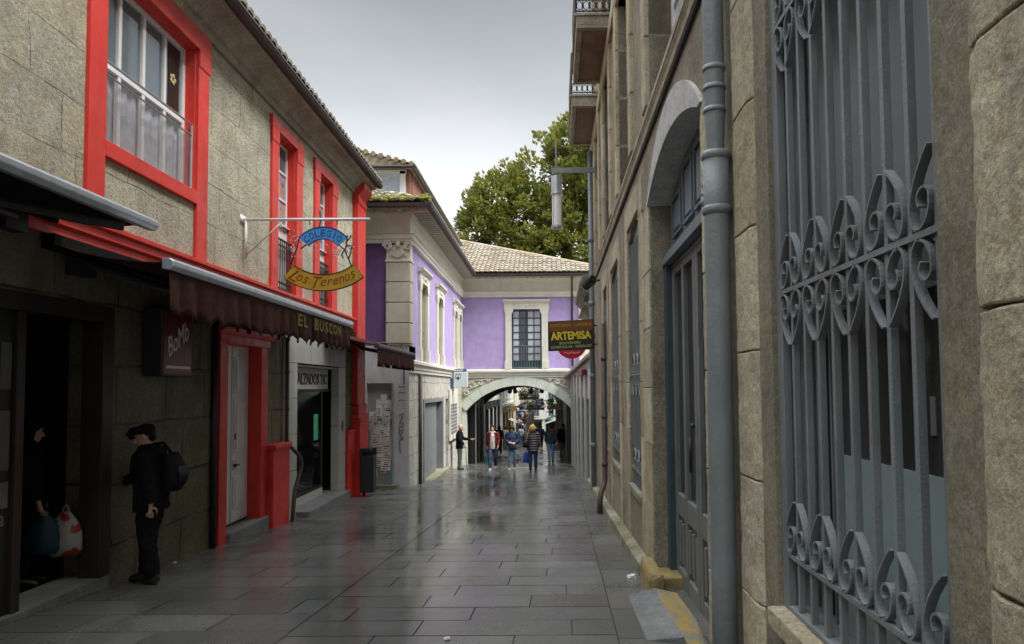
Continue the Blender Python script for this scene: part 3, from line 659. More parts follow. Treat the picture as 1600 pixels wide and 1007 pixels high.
awning('awning', 'small maroon awning with a fringed edge, beyond the red corner pilaster', 13.85, 17.9, 1.16, 0.87, 1.28, M['maroon'], 0.38, 22, [(14.4,15.0)], M['gutter'])
# ------------------------------------------------------------------ tall granite building on the near side
def jamb_stones(mb, u0, u1, zs, w0=-.02, w1=.022, splay=None):
    for z0, z1 in zip(zs[:-1], zs[1:]):
        P = FR.p; g = .004
        if splay is None: mb.box(FR, u0, u1, w0, w1, z0+g, z1-g)
        else:                                   # splay: (u of inner edge, its recess)
            ui, wi = splay
            pts = [P(u0,w1,z0+g),P(u1,w1,z0+g),P(ui,wi,z0+g),P(ui,wi-.12,z0+g),P(u0,wi-.12,z0+g)]
            mb.prism(pts, (0,0,z1-z0-2*g))
def scroll_motif(mb, u, zr, s, up, w, hw=.122, h=.235):
    P = FR.p; off = FR.p(0,.030,0)-FR.p(0,0,0)
    for k in (-1, 1):
        q = lambda a, b: P(u+k*a*s, w, zr+up*b*s)
        mb.ribbon(bez(q(.020,h), q(.062,h*.86), q(hw,h*.56), q(hw+.004,h*.28), 8)+bez(q(hw+.004,h*.28), q(hw+.004,h*.12), q(hw-.012,h*.04), q(hw-.028,.002), 5)[1:], off, .007)
        c = (.053, .088); r = .033
        tail = bez(q(.078,.003), q(.045,.010), q(.018,.040), q(c[0]-r,c[1]), 6)
        curl = [q(c[0]-r*(1-.06*t)*cos(t*pi), c[1]+r*(1-.06*t)*sin(t*pi)) for t in [i/8 for i in range(1,11)]]
        mb.ribbon(tail+curl, off, .007)
def grille(root, u0, u1, z0, z1, w, mid, low, top, bars, every, name='window_grille', motif=1.0):
    m = MB()
    for z in (low, mid, top):
        if z: m.box(FR, u0, u1, w-.03, w+.012, z-.010, z+.010)
    for i, u in enumerate(bars):
        m.box(FR, u-.0125, u+.0125, w-.0215, w+.0035, z0, z1)
        if i % every == 0:
            for zr, ups in ((low,(1,)),(mid,(1,-1)),(top,(-1,1))):
                if zr:
                    for up in ups: scroll_motif(m, u, zr+up*.012, motif, up, w)
    return m.build(name, M['grille'], root, bevel=0.0)
COURSE = [-3.4,-2.35,-1.75,-1.09,-.48,.175,.81,1.46,2.08]
def build_tall():
    u0, u1, ztop = -7.0, 17.65, 10.7
    root = thing('granite_building', FR.p(0,0,-1.6), 'tall granite building with iron window grille, arched timber door and two iron balconies', 'building')
    WIN = (1.80,3.20,-1.02,2.05); DOOR = (4.58,7.16,-2.35,2.20,.28)
    small = [(8.06,9.30,-1.30,2.10,.16),(10.75,12.15,-1.28,2.02,.16),(13.15,14.15,-1.22,1.95,.14)]
    upper = [(4.75,7.06,2.95,5.9),(8.75,10.36,2.95,5.9),(11.95,13.3,2.95,5.9),(14.9,16.2,2.95,5.9)]
    high = [(a,b,6.45,9.6) for a,b,_,_ in upper]
    ops = [WIN+(0,.12), DOOR+(.34,)] + [o+(.22,) for o in small]
    wall(MB(), FR, u0, u1, -3.3, 2.5, ops, .3).build('wall', M['rubble'], root)
    wall(MB(), FR, u0, u1, 2.5, ztop, [o+(0,.30) for o in upper+high], .3).build('upper_wall', M['rubble'], root)
    P = FR.p; m = MB()
    m.quad(P(u1,0,-3.3),P(u1,-8,-3.3),P(u1,-8,ztop),P(u1,0,ztop)); m.quad(P(u0,0,-3.3),P(u0,-8,-3.3),P(u0,-8,ztop),P(u0,0,ztop))
    m.quad(P(u0,-8,-3.3),P(u1,-8,-3.3),P(u1,-8,ztop),P(u0,-8,ztop)); m.quad(P(u0,0,ztop),P(u1,0,ztop),P(u1,-8,ztop),P(u0,-8,ztop)); m.build('end_wall', M['rubble'], root)
    m = MB(); m.quad(P(u0,-2.4,-3.3),P(u1,-2.4,-3.3),P(u1,-2.4,ztop),P(u0,-2.4,ztop)); m.box(FR,u0,u1,-2.4,-.4,2.42,2.5)
    for u in (1.2,3.9,7.7,13,): m.quad(P(u,-.45,-3.3),P(u,-2.4,-3.3),P(u,-2.4,2.42),P(u,-.45,2.42))
    m.build('interior', M['dark'], root)
    # dressed stones round the openings, each course a block of its own tone
    def dressed(f):
        m = MB(); f(m); m.build('dressed_stone', M['ashlar'], root, bevel=0.007, rough=(.011,5))
    def near_window(m):
        jamb_stones(m, 3.74, 3.46, COURSE, splay=(3.20,-.07)); jamb_stones(m, 1.05, 1.57, COURSE, splay=(1.80,-.055))
        m.box(FR, 1.16, 3.74, -.10, .022, 2.085, 2.44); m.box(FR, 1.80, 3.20, -.12, .055, -1.10, -1.015); m.box(FR, 1.05, 3.74, -.10, -.03, -2.4, -1.10)
    dressed(near_window)
    dressed(lambda m: jamb_stones(m, 7.165, 7.75, [-3.3,-1.95,-1.25,-.62,-.02,.62,1.22,1.92], -.34)); dressed(lambda m: jamb_stones(m, 4.24, 4.575, [-3.3,-1.9,-1.2,-.55,.1,.75,1.35,1.92], -.34))
    for a, b, z0, z1, rise in small:
        def sur(m):
            zs = [-3.3,-2.2,z0,z0+.72,z0+1.35,z0+2.05,z1-rise*.6,z1+.34]
            jamb_stones(m, b+.004, b+.34, zs, -.22); jamb_stones(m, a-.34, a-.004, zs, -.22); m.box(FR, a-.004, b+.004, -.2, .03, z1+.01, z1+.34)
        dressed(sur)
    m = MB()                                    # pilaster strips and panels between the upper windows
    for a, b, z0, z1 in upper+high:
        zs = [z0, z0+.75, z0+1.5, z0+2.25, z1]
        jamb_stones(m, b, b+.30, zs, -.30, .05); jamb_stones(m, a-.30, a, zs, -.30, .05); m.box(FR, a-.30, b+.30, -.3, .05, z1, z1+.30)
    m.box(FR, u0, u1, 0, .06, 5.98, 6.24); m.build('upper_dressing', M['ashlar'], root, bevel=0.014)
    m = MB(); zs0 = 1.905                        # pale arch over the door: a crescent of cut stone
    ro = [(u, arc_z(u,4.50,7.20,zs0,.58)) for u in [4.50+2.70*k/24 for k in range(25)]]; ri = [(u, arc_z(u,4.59,7.15,zs0,.275)) for u in [7.15-2.56*k/24 for k in range(25)]]
    for k in range(24):
        a, b = ro[k], ro[k+1]; c, d = ri[23-k], ri[24-k]
        m.hexa([P(d[0],-.34,d[1]),P(c[0],-.34,c[1]),P(c[0],.035,c[1]),P(d[0],.035,d[1]),P(a[0],-.34,a[1]),P(b[0],-.34,b[1]),P(b[0],.035,b[1]),P(a[0],.035,a[1])])
    m.build('door_arch', M['ashlar_pale'], root)
    # string course with its sooty lower edge
    m = MB(); m.profile(FR, u0, u1, [(0,2.66),(.035,2.67),(.04,2.73),(.06,2.77),(.06,2.84),(.02,2.90),(0,2.90)]); m.build('string_course', M['ashlar'], root, bevel=0.006)
    m = MB(); m.profile(FR, u0, u1, [(0,2.615),(.022,2.62),(.03,2.635),(.03,2.662),(0,2.662)]); m.box(FR, u0, u1, .03, .064, 2.772, 2.784); m.box(FR, u0, u1, .0, .024, 2.90, 2.918); m.build('soot_band', M['soot_and_gloom'], root, bevel=0.006)
    # the near window: frame, panes and iron grille
    a, b, z0, z1 = WIN
    m = MB(); d0, d1 = -.20, -.10
    m.box(FR, 3.09, 3.20, d0, d1, z0, z1); m.box(FR, a, a+.06, d0, d1, z0, z1); m.box(FR, a, b, d0, d1, z1-.1, z1); m.box(FR, a+.06, 3.09, -.20, -.05, z0, z0+.035)
    win = m.build('window', M['grille'], root, bevel=0.006)
    flip(FR, 'upper_panel', M['blind'], win, (a+.06,2.985,-.17,-.14,.30,z1-.1)); 
    m = MB(); m.box(FR, 2.985, 3.005, -.18,-.125,-1.0,z1-.1); m.box(FR, 2.86,2.875,-.18,-.13,-1.0,.30); m.build('mullion', M['grille'], win)
    flip(FR, 'pane', plain('smoky_glass', (0.035,0.036,0.034), 0.12, spec=0.5), win, (a+.06,2.86,-.18,-.15,-.285,.30)); flip(FR, 'frosted_pane', M['frosted'], win, (a+.06,2.86,-.18,-.14,-.985,-.285))
    flip(FR, 'side_pane', M['glass'], win, (2.875,3.09,-.19,-.16,-1.0,z1-.1))
    m = MB(); m.box(FR, 2.10, 2.13, -.149,-.143,-.16,-.04); m.build('latch', M['steel'], win)
    m = MB(); m.box(FR, 3.125, 3.21, -.062, -.022, -1.02, 2.06); m.box(FR, a, 3.125, -.11, -.022, -1.014, -.99); m.build('grille_frame', M['grille'], win, bevel=.004)
    bars = [a+.055+.1455*k for k in range(9)]
    grille(root, a-.01, b, z0+.03, 2.06, -.035, .425, -.765, 1.67, bars, 2)
    # arched double door: frame, transom, two leaves with glazed and slatted panels, tympanum
    a, b = DOOR[0], DOOR[1]; m = MB(); dw = -.215
    m.box(FR, b-.12, b, dw-.05, -.13, -2.4, 1.25); m.box(FR, a, a+.12, dw-.05, -.13, -2.4, 1.25); m.box(FR, a+.11, b-.11, dw-.05, dw+.03, 1.20, 1.252); door = m.build('entrance_door', M['teal'], root, bevel=0.01)
    m = MB(); m.box(FR, a, b, dw-.05, -.11, 1.25, 1.33); m.box(FR, a, b, dw-.05, -.16, 1.33, 1.40)
    pts = [(u, arc_z(u,4.58,7.16,1.92,.28)-.005) for u in [a+(b-a)*k/16 for k in range(17)]]
    for (ua,za),(ub,zb) in zip(pts[:-1],pts[1:]): m.hexa([P(ua,dw-.05,1.40),P(ub,dw-.05,1.40),P(ub,dw,1.40),P(ua,dw,1.40),P(ua,dw-.05,za),P(ub,dw-.05,zb),P(ub,dw,zb),P(ua,dw,za)])
    for u0_, u1_ in ((4.80,5.28),(5.40,5.83),(5.92,6.35),(6.47,6.95)):
        zt = min(arc_z(u0_,4.58,7.16,1.92,.28), arc_z(u1_,4.58,7.16,1.92,.28))-.10
        for c in ((u0_,u1_,1.50,1.53),(u0_,u1_,zt-.03,zt),(u0_,u0_+.03,1.53,zt-.03),(u1_-.03,u1_,1.53,zt-.03)): m.box(FR, c[0],c[1],dw,dw+.03,c[2],c[3])
        m.box(FR, u0_+.07,u1_-.07,dw,dw+.018,1.57,zt-.07)
    m.build('tympanum', M['greyframe'], door, bevel=0.006)
    for la, lb in ((5.90,7.04),(4.70,5.885)):
        m = MB(); mid = (la+lb)/2; D0, D1 = dw-.04, dw+.02
        for s0, s1 in ((la,la+.10),(lb-.10,lb),(mid-.05,mid+.05)): m.box(FR, s0, s1, D0, D1, -2.02, 1.25)
        for z0_, z1_ in ((1.13,1.25),(-1.28,-1.07),(-2.02,-1.80)): m.box(FR, la+.10, lb-.10, D0, D1-.003, z0_, z1_)
        m.box(FR, la+.10, lb-.10, D0, dw-.02, -1.8, -1.28)
        for q in range(6):
            uu = la+.17+q*(lb-la-.34)/5
            if abs(uu-mid) > .07: m.box(FR, uu-.035, uu+.035, dw-.02, dw+.012, -1.74, -1.34)
        leaf = m.build('leaf', M['greydoor'], door, bevel=0.007)
        m = MB(); m.box(FR, la+.10, mid-.05, dw-.035, dw-.02, -1.07, 1.13); m.box(FR, mid+.05, lb-.10, dw-.035, dw-.02, -1.07, 1.13); m.build('pane', M['glass'], leaf)
    m = MB(); m.tube([P(5.96,dw+.07,-.45),P(5.96,dw+.07,-.75)], .014); m.ball(P(5.95,dw+.05,-.35), .025); m.build('handle', M['iron'], door, True)
    # smaller grey windows further down, with their own grilles
    for a, b, z0, z1, rise in small:
        m = MB(); zt = z1-rise; D0, D1 = -.10, -.05
        m.box(FR, a, a+.09, D0, D1, z0, zt); m.box(FR, b-.09, b, D0, D1, z0, zt); m.box(FR, a+.09, b-.09, D0, D1, zt-.06, zt); m.box(FR, a+.09, b-.09, D0, D1, z0, z0+.08); m.box(FR, (a+b)/2-.03, (a+b)/2+.03, D0, D1+.004, z0+.08, zt-.06)
        pts = [(u, arc_z(u,a,b,zt,rise)-.004) for u in [a+(b-a)*k/10 for k in range(11)]]
        for (ua,za),(ub,zb) in zip(pts[:-1],pts[1:]): m.hexa([P(ua,D0,zt),P(ub,D0,zt),P(ub,D1,zt),P(ua,D1,zt),P(ua,D0,za),P(ub,D0,zb),P(ub,D1,zb),P(ua,D1,za)])
        w = m.build('window', M['greyframe'], root, bevel=0.005)
        flip(FR, 'pane', M['blind'], w, (a+.09,b-.09,-.095,-.07,z0+.08,zt-.06))
        flip(FR, 'sill', M['kerb'], w, (a,b,-.2,.04,z0-.09,z0+.004), bevel=0.01)
        bs = [a+.12+(b-a-.24)*k/6 for k in range(7)]
        g = MB()
        for z in (z0+.22, z0+1.45): g.box(FR, a, b, -.045, -.005, z-.01, z+.01)
        for i, u in enumerate(bs):
            g.box(FR, u-.01, u+.01, -.035, -.015, z0, zt-.05)
            if i % 2 == 1: scroll_motif(g, u, z0+.23, 1.1, 1, -.02); scroll_motif(g, u, z0+1.46, 1.1, 1, -.02); scroll_motif(g, u, z0+1.44, 1.1, -1, -.02)
        g.build('window_grille', M['grille'], root)
    # upper windows: shutter panels set back
    for a, b, z0, z1 in upper+high:
        m = MB(); D = -.24
        for s0, s1 in ((a,a+.1),(b-.1,b),((a+b)/2-.05,(a+b)/2+.05)): m.box(FR, s0, s1, D-.05, D, z0, z1)
        for zz in (z0, z0+1.0, z0+2.1, z1-.1): m.box(FR, a+.1, b-.1, D-.05, D-.004, zz, zz+.1)
        w = m.build('upper_window', M['white'], root, bevel=0.005)
        flip(FR, 'pane', M['pane_white'], w, (a+.1,b-.1,D-.045,D-.03,z0+.1,z1-.1))
    # balconies: stone slab with rusty soffit and cast iron rail
    for a, b in ((11.55,13.75),(14.85,17.35)):
        m = MB(); m.box(FR, a, b, 0, .60, 6.27, 6.42); m.box(FR, a-.03, b+.03, 0, .64, 6.42, 6.47); m.box(FR, a, a+.10, 0, .60, 6.21, 6.27); m.box(FR, b-.10, b, 0, .60, 6.21, 6.27); m.box(FR, a+.10, b-.10, .50, .60, 6.21, 6.27)
        bal = m.build('balcony', M['cornice'], root, bevel=0.008)
        flip(FR, 'soffit', M['soffit'], bal, (a+.10,b-.10,.01,.50,6.255,6.268))
        m = MB()
        def rail(p, q, n):
            p, q = Vector(p), Vector(q)
            for z in (6.52, 6.72, 7.25, 7.42): m.tube([p+Vector((0,0,z)), q+Vector((0,0,z))], .014, 6)
            for k in range(n+1):
                t = p+(q-p)*k/n; m.tube([t+Vector((0,0,6.47)), t+Vector((0,0,7.42))], .010, 6)
            for k in range(n):
                t = p+(q-p)*(k+.5)/n; d = (q-p)/n*.42
                for zc in (6.62, 7.335, 6.86, 7.10): m.tube([t+d*cos(x)+Vector((0,0,zc+.075*sin(x))) for x in [2*pi*i/10 for i in range(11)]], .008, 5, False)
        rail(P(a+.02,.60,0), P(b-.02,.60,0), 16); rail(P(a+.02,.02,0), P(a+.02,.60,0), 5); rail(P(b-.02,.02,0), P(b-.02,.60,0), 5)
        m.build('railing', M['iron'], bal, True)
    # fat painted downpipe by the door: upper round pipe into an older cast sleeve
    m = MB(); cu, w = 3.88, .085; c = lambda z: P(cu,w,z*.878)
    m.tube([c(1.10),c(1.52),c(1.60),c(1.75),c(2.05)]+[c(2.5+.6*k) for k in range(14)], [.041,.046,.052,.059]+[.060]*15, 16)
    for z in (1.80, 2.08, 1.95, 4.2, 6.3): m.tube([c(z-.01),c(z),c(z+.025)], [.063,.068,.063], 16)
    dp = m.build('downpipe', M['zinc'], root, True)
    m = MB(); q = random.Random(9); zf0 = zf(3.88)/.878
    m.tube([c(zf0),c(-1.2),c(.72),c(1.16),c(1.50)], [.071,.071,.071,.073,.076], 18)
    for z in (1.14, 1.50): m.tube([c(z-.035),c(z-.012),c(z+.012),c(z+.03)], [.072,.084,.086,.076], 18)
    for k in range(64):                          # blobs of old sealant up the street-facing seam
        z = (q.uniform(1.2,1.42) if k < 14 else (q.uniform(-1.9,.95))); an = q.uniform(-1.9,-1.0) if k < 14 else q.uniform(-1.75,-1.3)
        rr = q.uniform(.010,.022) if k < 14 else q.uniform(.004,.010)
        an = -an*0+(.55+q.uniform(-.3,.3) if k < 14 else .75+q.uniform(-.12,.12))
        d = (FR.p(sin(an),cos(an),0)-FR.p(0,0,0)); m.ball(c(z)+d*.072, (rr,rr,rr*q.uniform(.8,1.8)), 8, 6)
    m.build('pipe_sleeve', M['zinc'], dp, True)
    # thinner pipes at the far end
    m = MB(); m.tube([P(16.9,.10,zf(17)+.03),P(16.9,.10,5.9)], .065, 10)
    for z in (-1.5,.2,1.2,2.0,3.6): m.tube([P(16.9,.10,z),P(16.9,.10,z+.12)], .08, 10)
    m.build('downpipe', M['zinc'], root, True)
    m = MB(); m.tube([P(13.0,.10,1.2),P(13.0,.10,-1.75),P(12.95,.13,-1.86),P(12.75,.20,-1.98),P(12.7,.22,-2.1),P(12.7,.22,zf(12.7))], .05, 10)
    m.tube([P(13.35,.05,1.25),P(13.2,.08,1.15),P(13.0,.10,1.1)], .035, 8)
    for z in (-1.5,-.6,.5): m.tube([P(13.0,.10,z),P(13.0,.10,z+.06)], .06, 10)
    m.build('drainpipe', M['castiron'], root, True)
    m = MB(); m.tube([P(17.5,.06,-2.5),P(17.5,.06,1.1)], .05, 8); m.build('drainpipe', M['castiron'], root, True)
    return root
build_tall()
# plinth kerb along the foot of that wall, painted block and slabs at its door
m = MB(); q = random.Random(2); u = 7.35
while u < 29:
    l = q.uniform(.9,1.5); P = FR.p; z0 = zf(u)
    m.prism([P(u,0,z0-.1),P(u,.155,z0-.1),P(u,.145,z0+.115),P(u,.01,z0+.14)], P(u+l-.012,0,zf(u+l)-z0)-P(u,0,0)); u += l
tag(m.build('kerb', M['kerb'], None, bevel=0.012), kind='structure')
P = FR.p; m = MB(); z = zf(7.0); m.prism([P(6.62,0,z-.1),P(6.62,.15,z-.1),P(6.62,.14,z+.13),P(6.70,.12,z+.19),P(6.62,.0,z+.19)], P(7.33,0,-.01)-P(6.62,0,0))
m.box(FR, 6.75, 7.15, -.30, .0, z-.1, z+.125)
tag(m.build('step_block', M['kerb_yellow'], bevel=0.018), 'yellow painted stone block standing on the pavement at the far corner of the arched door', 'kerb stone')
m = MB(); m.hexa([P(4.5,-.30,-2.4),P(6.62,-.30,-2.4),P(6.62,.10,-2.4),P(4.5,.10,-2.4),P(4.5,-.30,-2.01),P(6.62,-.30,-2.01),P(6.62,.10,zf(6.6)+.045),P(4.5,.10,zf(4.5)+.05)])
t = NT('worn_yellow_threshold'); 
col = t.mix(t.ramp(t.noise(3.5,8,0.75),[(0.40,0.0),(0.54,1.0)]), (0.20,0.195,0.16), (0.34,0.235,0.065)); col = t.mix(.4, col, t.ramp(t.noise(40,5,.7),[(0.3,0.2),(0.7,0.85)]), 'OVERLAY')
t.fin(col, .8, t.bump(t.noise(50,5,.7), .7, .01))
tag(m.build('threshold', t.m, bevel=0.012), 'worn stone threshold with faded yellow paint under the arched timber door', 'threshold')
m = MB(); z = zf(5.8); m.hexa([P(5.05,.10,-2.2),P(6.60,.10,-2.2),P(6.50,.36,-2.2),P(5.15,.36,-2.2),P(5.05,.10,zf(5)+.055),P(6.60,.10,zf(6.6)+.05),P(6.50,.36,zf(6.5)+.004),P(5.15,.36,zf(5.15)+.004)])
tag(m.build('ramp_slab', M['slab'], bevel=0.006), 'grey stone slab sloping as a little ramp before the arched door', 'ramp')
# ------------------------------------------------------------------ lilac building with the archway
def sweep(mb, path, prof):
    """(w,z) profile swept along a plan path with mitred corners, w to the right of the direction of travel"""
    pts = [Vector((x,y)) for x,y in path]; n = len(pts); k = len(prof); base = len(mb.v)
    for i in range(n):
        ns = []
        if i > 0: d = (pts[i]-pts[i-1]).normalized(); ns.append(Vector((d.y,-d.x)))
        if i < n-1: d = (pts[i+1]-pts[i]).normalized(); ns.append(Vector((d.y,-d.x)))
        mt = ns[0] if len(ns) == 1 else (ns[0]+ns[1])/(1+ns[0].dot(ns[1]))
        for w, z in prof: mb.v.append(Vector((pts[i].x+mt.x*w, pts[i].y+mt.y*w, z)))
    for i in range(n-1):
        for j in range(k): mb.f.append((base+i*k+j, base+i*k+(j+1)%k, base+(i+1)*k+(j+1)%k, base+(i+1)*k+j))
    mb.f.append(tuple(base+j for j in range(k))); mb.f.append(tuple(base+(n-1)*k+j for j in range(k-1,-1,-1)))
XS, XE = -3.72, 2.50
PATH = [(-7.0,YP),(XS,YP),(XS,YF),(XE,YF)]
def stucco_window(root, fr, ua, ub, z0, z1, sw, kind):
    m = MB(); w = .07
    m.box(fr, ua-sw, ua, 0, w, z0+.35, z1-.25); m.box(fr, ub, ub+sw, 0, w, z0+.35, z1-.25); m.box(fr, ua-sw-.04, ua, 0, w+.03, z0, z0+.35); m.box(fr, ub, ub+sw+.04, 0, w+.03, z0, z0+.35)
    m.prism([fr.p(u,0,z) for u,z in ((ua-sw,z1-.25),(ua,z1-.25),(ua+.10,z1),(ub-.10,z1),(ub,z1-.25),(ub+sw,z1-.25),(ub+sw+.06,z1+.02),(ub+sw+.06,z1+.27),(ua-sw-.06,z1+.27),(ua-sw-.06,z1+.02))], fr.p(0,w+.01,0)-fr.p(0,0,0))
    m.profile(fr, ua-sw-.10, ub+sw+.10, [(0,z1+.27),(.10,z1+.27),(.14,z1+.33),(.18,z1+.35),(.18,z1+.41),(0,z1+.43)])
    q = random.Random(int(ua*10)); um = (ua+ub)/2
    for s in (-1,1):
        pts = [fr.p(um+s*(.05+.34*(ub-ua)*t), w+.015, z1+.14+.035*sin(t*9)) for t in [i/10 for i in range(11)]]; m.tube(pts, .02, 5)
    m.ball(fr.p(um,w+.015,z1+.15), (.05,.05,.06), 8, 6)
    win = m.build('window', M['cream'], root, bevel=0.006); return win
def build_purple():
    root = thing('arched_building', (-1.2,YF,zf(YF)), 'lilac building with cream stucco trim and a wide archway over the street', 'building')
    # masonry
    wall(MB(), FP, YP, YF, 0.78, 3.95, [(19.95,20.95,.80,3.10,0),(23.05,24.05,.80,3.10,0),(27.15,27.95,.80,3.10,0),(28.55,29.35,.80,3.10,0)], .22).build('side_wall', M['purple'], root)
    m = MB(); wall(m, FF, XS, XE, 0.78, 3.95, [(-1.53,-.22,.78,3.40,0)], .22); m.build('front_wall', M['purple'], root)
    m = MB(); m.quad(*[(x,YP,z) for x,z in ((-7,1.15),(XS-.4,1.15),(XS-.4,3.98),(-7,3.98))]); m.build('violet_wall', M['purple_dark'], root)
    m = MB(); wall(m, FW, -7.0, XS, -3.4, 1.15, [(-4.86,-4.12,-2.75,.14,0)], .16); m.build('rendered_wall', M['plaster'], root)
    wall(MB(), FP, YP+.9, YF, -4.2, .42, [(20.45,24.3,-4.0,-.34,0),(25.0,25.7,-4.0,-.4,0)], .3).build('lower_side_wall', M['grey_stone'], root)
    m = MB(); m.quad(*[(XS,y,z) for y,z in ((YP,-4),(YP+.9,-4),(YP+.9,1.15),(YP,1.15))]); m.build('corner_wall', M['grey_stone'], root)
    m = MB(); wall(m, FF, XS, XE, -4.5, .42, [(-3.53,1.09,-4.4,.084,1.09)], .55, n_arc=24); m.build('arch_wall', M['cream_old'], root)
    m = MB(); n = 11
    m.v = []; ptsi = []; c = (-1.22, .084-3.0); h = 2.31
    a0 = math.asin(h/3.0)
    for k in range(n):
        t0, t1 = -a0+2*a0*(k+.012)/n, -a0+2*a0*(k+.988)/n; S = 5
        for s in range(S):
            x0, x1 = t0+(t1-t0)*s/S, t0+(t1-t0)*(s+1)/S
            f = lambda a, r, w: FF.p(c[0]+r*sin(a), w, c[1]+r*cos(a))
            m.hexa([f(x0,2.99,-.5),f(x1,2.99,-.5),f(x1,2.99,.05),f(x0,2.99,.05),f(x0,3.36,-.5),f(x1,3.36,-.5),f(x1,3.36,.05),f(x0,3.36,.05)])
    for u0, u1 in ((-3.71,-3.52),(1.08,1.42)):
        z = -4.3
        while z < -1.15: m.box(FF, u0, u1, -.5, .05, z, min(z+.62,-1.10)); z += .63
    m.build('arch_ring', M['mint'], root)
    m = MB()                                     # stucco scrolls in the spandrels
    for s in (-1, 1):
        m = MB(); cx = -1.22+s*1.62
        for (bx, bz, r, tn, dr) in ((.42,.12,.16,1.6,1),(.05,.22,.11,1.5,-1),(.68,-.22,.13,1.5,1),(-.28,.30,.07,1.3,1)):
            m.tube([FF.p(cx+s*(bx+r*(1-.6*t)*cos(dr*2*pi*tn*t)), .03, bz+r*(1-.6*t)*sin(dr*2*pi*tn*t)) for t in [i/22 for i in range(23)]], .024, 5)
        m.tube([FF.p(cx+s*x, .03, z) for x,z in ((.85,-.45),(.72,-.05),(.45,.28),(.0,.34),(-.5,.36))], .022, 5)
        m.tube([FF.p(cx+s*x, .03, z) for x,z in ((.75,-.35),(.55,-.05),(.3,.02),(.15,.12))], .02, 5)
        m.build('spandrel_relief', M['cream'], root, True)
    m = MB(); q = random.Random(17)
    for k in range(60): m.ball(FF.p(q.uniform(1.02,1.25), .05+q.uniform(0,.03), q.uniform(-.95,.45)), (q.uniform(.02,.05),.02,q.uniform(.03,.08)), 6, 4)
    tag(m.build('moss', M['moss'], root, True), kind='stuff')
    m = MB(); sweep(m, PATH[1:], [(0,.42),(.05,.42),(.05,.50),(.08,.52),(.08,.62),(.15,.66),(.15,.74),(.02,.79),(0,.79)]); m.build('ledge', M['cream'], root)
    # corner pilaster with capital, and the one at the far right
    m = MB(); x0, x1 = -4.33, XS+.05
    zz = [-.55+.0, 1.15]
    for k in range(4):
        z0 = 1.20+k*.555; m.wbox(x0, x1, YP-.09, YP+.35, z0+.012, z0+.543)
    m.wbox(x0+.03, x1-.03, YP-.06, YP+.33, 1.15, 3.45); m.build('corner_pilaster', M['cream_old'], root, bevel=0.012)
    def capital(xa, xb, y, z0, z1, name):
        m = MB(); xm = (xa+xb)/2; hw = (xb-xa)/2; h = z1-z0
        m.wbox(xa-.02, xb+.02, y-.11, y+.33, z0, z0+.05); m.wbox(xa+.01, xb-.01, y-.08, y+.30, z0+.05, z0+.62*h); m.wbox(xa-.07, xb+.07, y-.17, y+.38, z1-.16*h, z1); m.wbox(xa-.05, xb+.05, y-.14, y+.36, z1-.24*h, z1-.16*h)
        for s in (-1, 1):
            c = (xm+s*(hw-.05), z1-.42*h); r = .13
            m.tube([(c[0]+s*r*(1-.7*t)*cos(2*pi*1.6*t), y-.13, c[1]+r*(1-.7*t)*sin(2*pi*1.6*t)) for t in [i/22 for i in range(23)]], .030, 6)
            m.tube([(xm+s*.02, y-.12, z0+.1),(xm+s*.10, y-.13, z0+.25*h),(xm+s*.19, y-.14, z0+.30*h),(xm+s*.24, y-.12, z0+.2*h)], .022, 5)
        m.ball((xm, y-.13, z1-.36*h), (.07,.05,.09), 10, 8); m.ball((xm, y-.11, z0+.25*h), (.05,.03,.10), 8, 6)
        m.build(name, M['cream'], root, True).modifiers.new('edges','EDGE_SPLIT')
    capital(x0, x1, YP, 3.42, 4.15, 'capital')
    m = MB()
    for k in range(5): m.wbox(1.40, 2.0, YF-.10, YF+.2, .80+k*.56+.01, .80+k*.56+.55)
    m.wbox(1.43,1.97,YF-.07,YF+.1,.80,3.6); m.build('corner_pilaster', M['cream'], root, bevel=0.012); capital(1.40, 2.0, YF, 3.55, 4.0, 'capital')
    # entablature, modillions, gutter
    m = MB(); sweep(m, PATH, [(0,3.93),(.10,3.93),(.10,4.02),(.13,4.04),(.13,4.13),(.18,4.17),(.04,4.20),(.04,4.58),(.10,4.62),(.14,4.70),(.20,4.74),(.20,4.80),(0,4.80)]); m.build('entablature', M['cream'], root)
    m = MB(); sweep(m, PATH, [(0,4.80),(.60,4.80),(.60,4.84),(0,4.84)])
    u = YP-.5
    while u < YF-.6: m.box(FP, u, u+.10, .19, .58, 4.66, 4.80); u += .25
    x = XS+.75
    while x < XE: m.box(FF, x, x+.09, .19, .58, 4.71, 4.80); x += .30
    x = -6.6
    while x < XS+.5: m.box(FW, x, x+.09, .19, .58, 4.71, 4.80); x += .38
    m.build('soffit', M['cream_old'], root)
    m = MB(); sweep(m, PATH, [(.58,4.82),(.60,4.77),(.66,4.745),(.72,4.77),(.74,4.86),(.58,4.86)]); m.build('gutter', M['gutter'], root)
    # roofs
    sl = math.tan(R(23)); m = MB(); E = .62; ze = 4.86
    yf, xs, xr = YF-E, XS+E, XE+E
    pk = (-4.6, 35.6); zr = ze+(pk[1]-yf)*sl
    m.add([(xs,yf,ze),(xr,yf,ze),(pk[0],pk[1],zr),(-9,pk[1],zr)], [(0,1,2,3)]); m.add([(xr,yf,ze),(xr,38.3,ze),(pk[0],pk[1],zr)], [(0,1,2)]); m.add([(xr,38.3,ze),(-9,38.3,ze),(-9,pk[1],zr),(pk[0],pk[1],zr)], [(0,1,2,3)])
    up = Vector((0,1,sl)).normalized()
    ins = lambda p: (xr-p.x)/(xr-pk[0]) >= (p.y-yf)/(pk[1]-yf) and p.x > xs-(p.y-yf)-.1
    tiles(m, (-9,yf-.03,ze+.03), (xr,yf-.03,ze+.03), up, 6.9, inside=ins)
